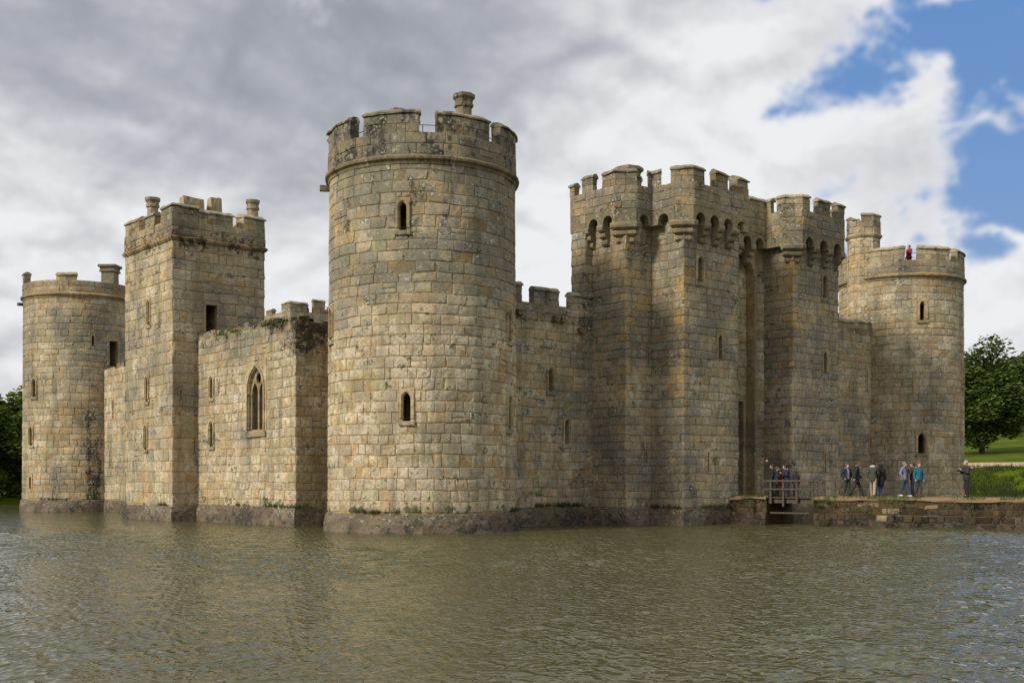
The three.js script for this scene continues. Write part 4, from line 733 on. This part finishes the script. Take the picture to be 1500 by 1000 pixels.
{ // timber footbridge over the gap
  const p = CW.P(2.3, 0, -1.7), root = thing('footbridge', 'short weathered timber footbridge with post and rail sides in front of the gate', 'bridge', [p[0], 0, p[2]]);
  const woodTex = colourTex(128, 512, 1, 4, (x, y) => { const g = n2(x * 60, y * 1.4, 500) * 0.6 + n2(x * 18, y * 0.8, 501) * 0.4; return mix3([0.040, 0.031, 0.022], [0.115, 0.094, 0.070], g); });
  const wood = new THREE.MeshStandardMaterial({ map: woodTex, roughness: 0.9 });
  for (let k = 0; k < 14; k++) part(root, 'deck_plank', slab(CW, 2.2 + k * 0.205, 2.2 + k * 0.205 + 0.19, 1.44, 1.50 + 0.004 * (k % 3), -3.3, -0.02), wood);
  for (const o of [-0.25, -1.7, -3.1]) part(root, 'beam', slab(CW, 2.1, 5.1, 1.18, 1.435, o - 0.1, o + 0.1), wood);
  const post = (s, o, y0 = 1.1) => { const g = slab(CW, s - 0.05, s + 0.05, y0, 2.44, o - 0.05, o + 0.05); part(root, 'post', g, wood); };
  for (const s of [2.56, 3.26, 4.02, 4.9]) post(s, 0.03, s > 3 && s < 3.5 ? 1.0 : 1.15);
  for (const s of [2.0, 2.62, 3.34, 3.75, 4.16, 4.74, 5.43, 6.1]) post(s, -3.36, 1.4);
  for (const [s0, s1, o, d] of [[2.15, 4.95, 0.03, 0.07], [1.9, 6.2, -3.36, 0.07]]) for (const [y, h] of [[2.36, 0.09], [1.92, 0.08]]) part(root, 'rail', slab(CW, s0, s1, y - h / 2, y + h / 2, o + d - 0.02, o + d + 0.025), wood);
  part(root, 'brace', slab(CW, 2.5, 4.7, 0.62, 0.70, -0.1, 0.02), wood);
}

// ---------------------------------------------------------------- vegetation
function tree(name, label, x, z, H, c, seed, leaf, count, tone, group) {
  const r = rng(seed), y = groundY(x, z) - 0.1, root = thing(name, label, 'tree', [x, y, z], group);
  const blobs = [], nb = c.blobs ?? 34;
  for (let k = 0; k < nb; k++) { const a = r() * 6.283, u = r() * 2 - 1, q = Math.sqrt(1 - u * u), d = 0.45 + 0.45 * r(); blobs.push([c.rx * q * Math.cos(a) * d, c.cy + c.ry * u * d, c.rx * q * Math.sin(a) * d, (0.20 + 0.15 * r()) * c.rx, 0.7 + 0.7 * r()]); }
  const bark = plain(0.055, 0.045, 0.033, 1), limbs = [];
  const trunk = part(root, 'trunk', tube([[x, y - 0.3, z], [x + 0.1, y + H * 0.2, z], [x - 0.1, y + H * 0.42, z + 0.1], [x, y + H * 0.7, z]], H * 0.026, 9, 10), bark);
  blobs.slice(0, 14).forEach(b => { const h = clamp(b[1] * 0.55, c.cy - c.ry * 0.9, H * 0.65); limbs.push(tube([[x, y + h * 0.8, z], [x + b[0] * 0.45, y + lerp(h, b[1], 0.6), z + b[2] * 0.45], [x + b[0] * 0.95, y + b[1], z + b[2] * 0.95]], H * 0.008, 5, 5)); });
  part(trunk, 'limbs', mergeGeometries(limbs), bark);
  const B = new Buf();
  for (let k = 0; k < count; k++) {
    const b = blobs[Math.floor(r() * nb)], a = r() * 6.283, u = r() * 2 - 1, q = Math.sqrt(1 - u * u), d = b[3] * Math.pow(r(), 0.42) * (0.8 + 0.5 * n3(b[0] + Math.cos(a) * 2, u * 2, b[2] + Math.sin(a) * 2));
    const px = x + b[0] + q * Math.cos(a) * d, py = y + b[1] + u * d * 0.85, pz = z + b[2] + q * Math.sin(a) * d, s = leaf * (0.6 + 0.8 * r());
    const a1 = r() * 6.283, t1 = (r() - 0.5) * 2.2, ex = [Math.cos(a1) * s, Math.sin(t1) * s * 0.5, Math.sin(a1) * s], ey = [-Math.sin(a1) * s * 0.55, Math.cos(t1) * s * 0.35, Math.cos(a1) * s * 0.55], v = (0.75 + 0.5 * r()) * b[4], col = [tone[0] * v * (0.85 + 0.4 * r()), tone[1] * v, tone[2] * v];
    const i0 = B.v([px - ex[0], py - ex[1], pz - ex[2]], 0, 0, col), i1 = B.v([px + ey[0], py + ey[1] - s * 0.15, pz + ey[2]], 1, 0, col), i2 = B.v([px + ex[0], py + ex[1], pz + ex[2]], 1, 1, col), i3 = B.v([px - ey[0], py - ey[1] - s * 0.15, pz - ey[2]], 0, 1, col); B.quad(i0, i1, i2, i3);
  }
  part(root, 'crown', B.geo(false), leafMat);
}
tree('broad_tree', 'broad dark green tree on the sloping lawn beside the round tower', 111.4, -29.6, 14.6, { cy: 7.9, rx: 7.2, ry: 6.6, blobs: 60 }, 301, 0.30, 30000, [0.086, 0.140, 0.020]);
tree('lawn_tree', 'tree at the back of the lawn beyond the gravel path', 179.3, -56.7, 15, { cy: 9, rx: 7, ry: 6.4 }, 307, 0.42, 9000, [0.070, 0.112, 0.022], 'trees at the back of the lawn');
tree('lawn_tree', 'tree at the back of the lawn beyond the gravel path', 196, -52, 16, { cy: 9, rx: 8, ry: 7 }, 311, 0.45, 9000, [0.062, 0.100, 0.020], 'trees at the back of the lawn');
tree('lawn_tree', 'tree at the back of the lawn beyond the gravel path', 224, -84, 14, { cy: 8, rx: 9, ry: 6.5 }, 313, 0.5, 8000, [0.060, 0.100, 0.022], 'trees at the back of the lawn');
tree('bank_tree', 'leafy tree overhanging the moat beside the stained round tower', 4.2, -76.0, 12.0, { cy: 5.4, rx: 4.2, ry: 6.4, blobs: 60 }, 317, 0.25, 20000, [0.135, 0.195, 0.022]);
tree('bank_tree', 'bushy tree on the bank behind the overhanging tree', 0.2, -73.8, 10.0, { cy: 4.2, rx: 4.2, ry: 5.2, blobs: 50 }, 331, 0.25, 15000, [0.110, 0.165, 0.020]);
tree('bank_tree', 'dark tree on the bank, its crown half hidden by the stained round tower', 10.5, -80, 11, { cy: 5.0, rx: 5, ry: 5.8 }, 337, 0.3, 9000, [0.100, 0.150, 0.018]);
{ // reeds and rough grass on the far bank
  const b = new Buf(), r = rng(401);
  for (let k = 0; k < 26000; k++) {
    const x = 72 + 13 * Math.pow(r(), 0.8), z = 12 - 34 * r(), y = groundY(x, z), cl = fbm2(x * 0.35, z * 0.35, 3, 12); if (y < -0.6 || cl < 0.30 + 0.12 * ss(79, 85, x)) continue;
    const t = 0.65 + 0.7 * r(), tall = x < 80 ? 0.4 + 0.9 * r() * ss(0.4, 0.6, cl) : 0.2 + 0.35 * r(); blade(b, x, y - 0.05, z, tall, 0.35 * r() * tall, 0.035, r() * 6.28, r() < 0.15 ? [0.10 * t, 0.085 * t, 0.035 * t] : [0.042 * t, 0.066 * t, 0.013 * t]);
  }
  stuff('reeds', b.geo(false), leafMat, 'tall green reeds and rough grass on the far bank below the gravel path', 'reeds');
}

// ---------------------------------------------------------------- people
const cubes = new Map();
function meshSDF(f, c, half, res) {
  if (!cubes.has(res)) { const m = new MarchingCubes(res, new THREE.MeshStandardMaterial(), false, false, 60000); m.isolation = 0; cubes.set(res, m); }
  const m = cubes.get(res), h = res / 2; m.reset(); m.isolation = 0;
  for (let k = 0; k < res; k++) for (let j = 0; j < res; j++) for (let i = 0; i < res; i++) m.field[i + j * res + k * res * res] = -f(c[0] + (i - h) / h * half[0], c[1] + (j - h) / h * half[1], c[2] + (k - h) / h * half[2]);
  m.update();
  const n = m.count, p = new Float32Array(n * 3); for (let i = 0; i < n; i++) for (let a = 0; a < 3; a++) p[i * 3 + a] = c[a] + m.positionArray[i * 3 + a] * half[a];
  let g = new THREE.BufferGeometry(); g.setAttribute('position', new THREE.BufferAttribute(p, 3)); g = mergeVertices(g, 1e-4); g.computeVertexNormals(); return g;
}
const bones = (list, k) => { // tapered capsules joined with a smooth minimum
  const B = list.map(([a, b, r1, r2]) => { const d = [b[0] - a[0], b[1] - a[1], b[2] - a[2]]; return [a, d, d[0] * d[0] + d[1] * d[1] + d[2] * d[2] + 1e-9, r1, r2]; });
  return (x, y, z) => { let m = 9; for (const [a, d, l, r1, r2] of B) { const px = x - a[0], py = y - a[1], pz = z - a[2], t = clamp((px * d[0] + py * d[1] + pz * d[2]) / l), qx = px - d[0] * t, qy = py - d[1] * t, qz = pz - d[2] * t, s = Math.sqrt(qx * qx + qy * qy + qz * qz) - (r1 + (r2 - r1) * t); const h = clamp(0.5 + 0.5 * (m - s) / k); m = m * (1 - h) + s * h - k * h * (1 - h); } return m; };
};
const cloth = new Map();
const dye = c => { const k = c.join(); if (!cloth.has(k)) cloth.set(k, plain(...c, 0.92)); return cloth.get(k); };
const SKIN = [0.47, 0.28, 0.20];
const ARMS = {   // elbow and wrist for the left (+x) side, relative to the shoulder
  down: [[0.05, -0.28, -0.03], [0.06, -0.52, 0.06]], swing: [[0.05, -0.27, 0.10], [0.03, -0.46, 0.26]], back: [[0.06, -0.27, -0.10], [0.07, -0.51, -0.14]],
  hold: [[0.07, -0.24, 0.08], [-0.10, -0.14, 0.27]], pocket: [[0.11, -0.27, -0.06], [0.03, -0.46, 0.07]], raise: [[0.06, 0.20, 0.16], [0.02, 0.44, 0.26]], phone: [[0.08, -0.20, 0.14], [0.0, 0.00, 0.34]],
};
function person(o) {
  const k = (o.h ?? 1.72) / 1.72, root = thing('person', o.label, 'person', o.at, o.group); root.rotation.y = o.yaw;
  const st = o.stride ?? 0.05, ln = o.lean ?? 0, tilt = (y) => Math.max(0, y - 0.92) * ln;
  const J = (x, y, z) => [x * k, y * k, (z + tilt(y)) * k], S = s => J(0.185 * s, 1.41, 0), add = (a, b, s) => [a[0] + b[0] * s * k, a[1] + b[1] * k, a[2] + b[2] * k];
  const arms = [[1, ARMS[o.left ?? 'down']], [-1, ARMS[o.right ?? 'down']]].map(([s, a]) => ({ s, sh: S(s), el: add(S(s), a[0], s), wr: add(S(s), a[1], s) }));
  const legs = [1, -1].map(s => { const z = st * s; return { s, hip: J(0.09 * s, 0.90, 0), kn: J(0.095 * s, 0.49, z * 0.45 + 0.03 + (s < 0 ? 0.02 : 0)), an: J(0.10 * s, s < 0 ? 0.09 + Math.max(0, st - 0.15) * 0.35 : 0.08, z) }; });
  const limb = (g) => [...legs.flatMap(l => [[l.hip, l.kn, (0.080 + g) * k, (0.055 + g) * k], [l.kn, l.an, (0.055 + g) * k, (0.038 + g * 1.4) * k]])];
  const trunk = g => [[J(-0.05, 0.95, 0), J(0.05, 0.95, 0), (0.115 + g) * k, (0.115 + g) * k], [J(0, 0.98, 0), J(0, 1.22, 0.01), (0.125 + g) * k, (0.125 + g) * k], [J(-0.08, 1.30, 0), J(0.08, 1.30, 0), (0.105 + g) * k, (0.105 + g) * k], [J(-0.15, 1.41, 0), J(0.15, 1.41, 0), (0.060 + g) * k, (0.060 + g) * k]];
  const sleeves = g => arms.flatMap(a => [[a.sh, a.el, (0.050 + g) * k, (0.040 + g) * k], [a.el, a.wr, (0.040 + g) * k, (0.027 + g) * k]]);
  const hc = J(0, 1.615, 0.025), at = (x, y, z) => [hc[0] + x * k, hc[1] + y * k, hc[2] + z * k];
  const bodyF = bones([...limb(0), ...trunk(0), ...sleeves(0), [J(0, 1.42, 0), J(0, 1.53, 0.01), 0.055 * k, 0.05 * k], ...legs.map(l => [l.an, [l.an[0], l.an[1] - 0.04 * k, l.an[2] + 0.13 * k], 0.035 * k, 0.03 * k])], 0.03 * k);
  const big = [0.62 * k, 1.02 * k, 0.72 * k], mid = [0, 0.93 * k, 0.1 * k];
  const headF = bones([[at(0, 0.025, -0.015), at(0, 0.035, -0.02), 0.092 * k, 0.092 * k], [at(0, -0.06, 0.035), at(0, -0.02, 0.03), 0.058 * k, 0.068 * k], [at(0, 0.005, 0.085), at(0, -0.03, 0.108), 0.012 * k, 0.017 * k], [at(0.09, -0.01, 0), at(0.092, 0.02, -0.005), 0.016 * k, 0.016 * k], [at(-0.09, -0.01, 0), at(-0.092, 0.02, -0.005), 0.016 * k, 0.016 * k], [at(-0.02, -0.068, 0.09), at(0.02, -0.068, 0.09), 0.010 * k, 0.010 * k], [at(-0.05, 0.028, 0.068), at(0.05, 0.028, 0.068), 0.012 * k, 0.012 * k], [at(0, -0.05, -0.02), at(0, -0.12, -0.02), 0.05 * k, 0.05 * k]], 0.022 * k);
  const gs = [meshSDF(bodyF, mid, big, 56), meshSDF(headF, at(0, -0.01, 0.01), [0.15 * k, 0.17 * k, 0.15 * k], 30)];
  for (const a of arms) { // a hand: palm, four unequal fingers slightly curled, a thumb from the side of the palm
    const d = new THREE.Vector3(a.wr[0] - a.el[0], a.wr[1] - a.el[1], a.wr[2] - a.el[2]).normalize(), side = new THREE.Vector3(0, 0, 1).addScaledVector(d, -d.z); if (side.lengthSq() < 0.05) side.set(1, 0, 0); side.normalize(); const nrm = new THREE.Vector3().crossVectors(d, side).multiplyScalar(a.s);
    const W = (u, v, w) => [a.wr[0] + (d.x * u + side.x * v + nrm.x * w) * k, a.wr[1] + (d.y * u + side.y * v + nrm.y * w) * k, a.wr[2] + (d.z * u + side.z * v + nrm.z * w) * k], fl = [[W(-0.02, 0, 0), W(0.05, 0.022, 0), 0.026 * k, 0.020 * k], [W(-0.01, 0, 0), W(0.05, -0.022, 0), 0.024 * k, 0.018 * k]];
    [[0.033, 0.072], [0.011, 0.082], [-0.011, 0.076], [-0.031, 0.058]].forEach(([v, l]) => { fl.push([W(0.06, v, 0), W(0.06 + l * 0.55, v * 1.08, 0.008), 0.0095 * k, 0.009 * k], [W(0.06 + l * 0.55, v * 1.08, 0.008), W(0.06 + l * 0.92, v * 1.05, 0.034), 0.009 * k, 0.0075 * k]); });
    fl.push([W(0.012, 0.028, 0), W(0.045, 0.062, 0.012), 0.011 * k, 0.010 * k], [W(0.045, 0.062, 0.012), W(0.075, 0.070, 0.022), 0.010 * k, 0.008 * k]);
    gs.push(meshSDF(bones(fl, 0.010 * k), W(0.055, 0.01, 0.01), [0.115 * k, 0.115 * k, 0.115 * k], 34));
  }
  const put = (name, g, m) => { const q = shade(new THREE.Mesh(g, m)); q.name = name; root.add(q); return q; };
  put('body', mergeGeometries(gs), dye(SKIN));
  const skirt = o.long ? [[J(0, 0.95, 0), J(0, 0.95 - o.long, 0), 0.155 * k, 0.165 * k]] : [[J(-0.05, 0.90, 0), J(0.05, 0.90, 0), 0.145 * k, 0.145 * k]];
  const jF = bones([...trunk(0.026), ...sleeves(0.024), ...skirt, [J(-0.05, 1.455, -0.02), J(0.05, 1.455, -0.02), 0.06 * k, 0.06 * k]], 0.035 * k);
  put('jacket', meshSDF(jF, mid, big, 64), dye(o.jacket));
  const tF = bones([[J(-0.05, 0.93, 0), J(0.05, 0.93, 0), 0.128 * k, 0.128 * k], ...limb(0.018)], 0.03 * k);
  put('trousers', meshSDF(tF, [0, 0.5 * k, 0], [0.42 * k, 0.62 * k, 0.62 * k], 48), dye(o.trousers));
  for (const l of legs) { const f = bones([[[l.an[0], l.an[1] - 0.035 * k, l.an[2] - 0.035 * k], [l.an[0], l.an[1] - 0.045 * k, l.an[2] + 0.15 * k], 0.050 * k, 0.038 * k], [l.an, [l.an[0], l.an[1] - 0.04 * k, l.an[2] + 0.03 * k], 0.05 * k, 0.045 * k]], 0.02 * k); put('shoe', meshSDF(f, [l.an[0], l.an[1] - 0.02 * k, l.an[2] + 0.05 * k], [0.11 * k, 0.11 * k, 0.19 * k], 26), dye(o.shoes ?? [0.02, 0.018, 0.016])); }
  const cap = bones([[at(0, 0.025, -0.018), at(0, 0.035, -0.022), 0.104 * k, 0.104 * k], ...(o.hairLong ? [[at(0, 0.0, -0.04), at(0, -o.hairLong, -0.06), 0.092 * k, 0.075 * k]] : [])], 0.02), face_ = bones([[at(0, -0.07, 0.085), at(0, 0.012, 0.092), 0.085 * k, 0.075 * k]], 0.01), low = hc[1] - (o.hairLong ?? 0.045) * k;
  put(o.cap ? 'hat' : 'hair', meshSDF((x, y, z) => Math.max(cap(x, y, z), -face_(x, y, z), low - y), at(0, -0.03, -0.02), [0.17 * k, 0.24 * k, 0.17 * k], 34), dye(o.hair));
  if (o.hood) put('hood', meshSDF(bones([[J(-0.07, 1.47, -0.07), J(0.07, 1.47, -0.07), 0.055 * k, 0.055 * k]], 0.02), J(0, 1.47, -0.07), [0.2 * k, 0.12 * k, 0.12 * k], 24), dye(o.hood));
  if (o.shirt) put('shirt', meshSDF((x, y, z) => Math.max(bones([...trunk(0.028)], 0.035 * k)(x, y, z) - 0.006, Math.abs(x) - 0.055 * k, 0.03 * k - z + tilt(1.3) * k), J(0, 1.2, 0), [0.2 * k, 0.36 * k, 0.3 * k], 36), dye(o.shirt));
  return root;
}
const L_ = [-0.763, -0.647], R_ = [0.763, 0.647], A_ = [0.647, -0.763], T_ = [-0.647, 0.763];       // directions walked or faced
const dir = (...w) => { let x = 0, z = 0; w.forEach(([d, k]) => { x += d[0] * k; z += d[1] * k; }); return Math.atan2(x, z); };
const NAVY = [0.016, 0.022, 0.045], CHAR = [0.018, 0.018, 0.021], JEAN = [0.035, 0.055, 0.105];
const DK = 1.505, TP = 1.56;
person({ at: [17.96, DK, 7.17], yaw: dir([L_, 1], [A_, 0.3]), h: 1.74, right: 'raise', left: 'down', jacket: CHAR, trousers: CHAR, hair: [0.05, 0.03, 0.02], lean: -0.05, label: 'person in black on the footbridge with one arm raised high' });
person({ at: [17.99, DK, 7.47], yaw: dir([R_, 1], [T_, 0.3]), h: 1.60, right: 'hold', left: 'hold', jacket: [0.02, 0.022, 0.03], trousers: [0.03, 0.03, 0.035], hair: [0.10, 0.05, 0.025], label: 'person in dark clothes on the footbridge with hands held at the chest' });
person({ at: [18.34, DK, 7.46], yaw: dir([A_, 1]), h: 1.36, jacket: [0.42, 0.022, 0.02], trousers: [0.24, 0.25, 0.27], hair: [0.03, 0.02, 0.016], shoes: [0.12, 0.03, 0.02], label: 'child in a bright red top on the footbridge' });
person({ at: [18.38, DK, 7.89], yaw: dir([L_, 1], [T_, 0.2]), h: 1.70, lean: 0.22, left: 'hold', right: 'down', jacket: [0.014, 0.024, 0.062], trousers: [0.016, 0.02, 0.034], hair: [0.02, 0.017, 0.015], hood: [0.55, 0.56, 0.58], label: 'person in a navy coat with a pale hood leaning forward on the footbridge' });
person({ at: [18.57, DK, 8.27], yaw: dir([A_, 1]), h: 1.38, jacket: CHAR, trousers: CHAR, hair: [0.035, 0.022, 0.016], hairLong: 0.16, long: 0.2, label: 'small person with long dark hair in a black coat at the end of the footbridge' });
person({ at: [19.82, TP, 10.6], yaw: dir([T_, 1], [R_, 0.3]), h: 1.68, left: 'pocket', right: 'pocket', jacket: NAVY, shirt: [0.20, 0.21, 0.24], trousers: [0.025, 0.036, 0.026], hair: [0.09, 0.06, 0.045], stride: 0.08, hood: [0.35, 0.36, 0.38], label: 'person in an open navy jacket with a pale collar and dark green trousers' });
person({ at: [19.66, TP, 11.27], yaw: dir([R_, 1], [T_, 0.1]), h: 1.80, left: 'swing', right: 'back', stride: 0.34, jacket: [0.015, 0.018, 0.030], trousers: [0.028, 0.025, 0.024], hair: [0.06, 0.035, 0.022], label: 'person in a dark jacket and dark trousers striding along the causeway' });
person({ at: [19.77, TP, 12.17], yaw: dir([A_, 1], [R_, 0.5]), h: 1.80, left: 'back', right: 'swing', stride: 0.26, long: 0.12, jacket: [0.052, 0.056, 0.042], trousers: [0.34, 0.28, 0.20], hair: [0.05, 0.03, 0.02], hood: [0.42, 0.46, 0.46], shoes: [0.30, 0.26, 0.22], label: 'person in a grey green coat and beige trousers walking away' });
person({ at: [20.31, TP, 12.3], yaw: dir([A_, 1]), h: 1.66, left: 'down', right: 'down', long: 0.30, jacket: [0.012, 0.012, 0.014], trousers: [0.04, 0.09, 0.17], hair: [0.015, 0.012, 0.012], hairLong: 0.12, label: 'person in a long black coat and blue jeans' });
person({ at: [19.85, TP, 13.9], yaw: dir([T_, 0.8], [R_, 0.8]), h: 1.74, left: 'pocket', right: 'pocket', stride: 0.20, jacket: [0.17, 0.18, 0.27], shirt: [0.016, 0.017, 0.022], trousers: JEAN, hair: [0.17, 0.17, 0.18], cap: true, shoes: [0.60, 0.60, 0.60], label: 'person in a pale lilac jacket, grey cap and white trainers' });
person({ at: [20.49, TP, 14.01], yaw: dir([L_, 1], [A_, 0.2]), h: 1.72, left: 'phone', right: 'down', jacket: [0.045, 0.028, 0.020], trousers: JEAN, hair: [0.06, 0.03, 0.02], label: 'person in a dark brown jacket holding up a hand beside the teal jacket' });
person({ at: [20.28, TP, 14.44], yaw: dir([T_, 1], [R_, 0.3]), h: 1.70, left: 'down', right: 'down', stride: 0.08, jacket: [0.014, 0.115, 0.160], trousers: [0.045, 0.042, 0.034], hair: [0.22, 0.07, 0.03], hairLong: 0.12, hood: [0.40, 0.45, 0.48], label: 'person with ginger hair in a teal blue jacket' });
person({ at: [20.62, TP, 16.83], yaw: dir([L_, 1], [T_, 0.15]), h: 1.78, lean: 0.06, left: 'hold', right: 'hold', jacket: [0.030, 0.028, 0.026], trousers: [0.014, 0.015, 0.024], hair: [0.32, 0.31, 0.29], label: 'grey haired person in a dark jacket holding a camera with both hands, standing alone' });
{ const p = NW.M.P(10.4 * NW.d2s, 16.92, -0.95); part(NW.root, 'step', slab(NW.M, 6 * NW.d2s, 15 * NW.d2s, 16.45, 16.91, -1.25, -0.5, [0.7, 0.68, 0.62]), NW.mat); person({ at: p, yaw: dir([L_, 1], [T_, 0.4]), h: 1.80, left: 'hold', right: 'down', jacket: [0.24, 0.015, 0.03], trousers: [0.018, 0.018, 0.022], hair: [0.04, 0.03, 0.024], label: 'person in a red jacket standing in a gap of the tower battlements' }); }
person({ at: [20.03, 16.56, -46.2], yaw: dir([T_, 1]), h: 1.84, jacket: CHAR, trousers: CHAR, hair: [0.02, 0.016, 0.014], label: 'person whose dark head just shows above the wide corner merlon of the distant postern tower' });
person({ at: [20.50, 16.56, -46.2], yaw: dir([R_, 1]), h: 1.78, jacket: [0.02, 0.022, 0.03], trousers: CHAR, hair: [0.03, 0.02, 0.016], label: 'person in dark clothes in the gap of the distant postern battlements' });
person({ at: [22.62, 16.56, -46.2], yaw: dir([T_, 1]), h: 1.72, jacket: [0.16, 0.03, 0.03], trousers: CHAR, hair: [0.10, 0.03, 0.025], label: 'person with reddish hair behind the low parapet of the distant postern tower' });
{ // the camera held by the man who stands alone
  const y = dir([L_, 1], [T_, 0.15]), f = [Math.sin(y), Math.cos(y)], x = 20.62 + f[0] * 0.42, z = 16.83 + f[1] * 0.42;
  const c = thing('camera', 'small black camera in the hands of the grey haired person', 'camera', [x, TP + 1.30, z]); c.rotation.y = y; const blk = plain(0.015, 0.015, 0.016, 0.5);
  const bd = shade(new THREE.Mesh(new THREE.BoxGeometry(0.13, 0.09, 0.06), blk)); bd.name = 'camera_body'; const ln = shade(new THREE.Mesh(new THREE.CylinderGeometry(0.034, 0.036, 0.09, 16).rotateX(Math.PI / 2).translate(0, 0, 0.07), blk)); ln.name = 'lens'; const vf = shade(new THREE.Mesh(new THREE.BoxGeometry(0.045, 0.03, 0.05).translate(0, 0.058, 0), blk)); vf.name = 'viewfinder'; c.add(bd, ln, vf);
}

{ // a white bird in a gap of the far curtain battlements
  const g = thing('bird', 'small white bird perched in a gap of the curtain battlements beside the stair turret', 'bird', [36.5, 12.42, 0.12]); g.rotation.y = -0.6;
  const f = bones([[[0, 0.13, 0.04], [0, 0.12, -0.06], 0.062, 0.045], [[0, 0.11, -0.06], [0, 0.07, -0.20], 0.030, 0.012], [[0, 0.17, 0.07], [0, 0.225, 0.10], 0.034, 0.030], [[0, 0.225, 0.12], [0, 0.215, 0.165], 0.011, 0.004], [[0.022, 0.08, 0.01], [0.022, 0.0, 0.015], 0.010, 0.008], [[-0.022, 0.08, 0.01], [-0.022, 0.0, 0.015], 0.010, 0.008]], 0.02);
  const m = shade(new THREE.Mesh(meshSDF(f, [0, 0.12, -0.02], [0.12, 0.16, 0.22], 40), dye([0.75, 0.75, 0.74]))); m.name = 'body'; g.add(m);
}
scene.traverse(o => { if (o.isMesh) o.castShadow = o.receiveShadow = true; });
renderer.render(scene, camera);
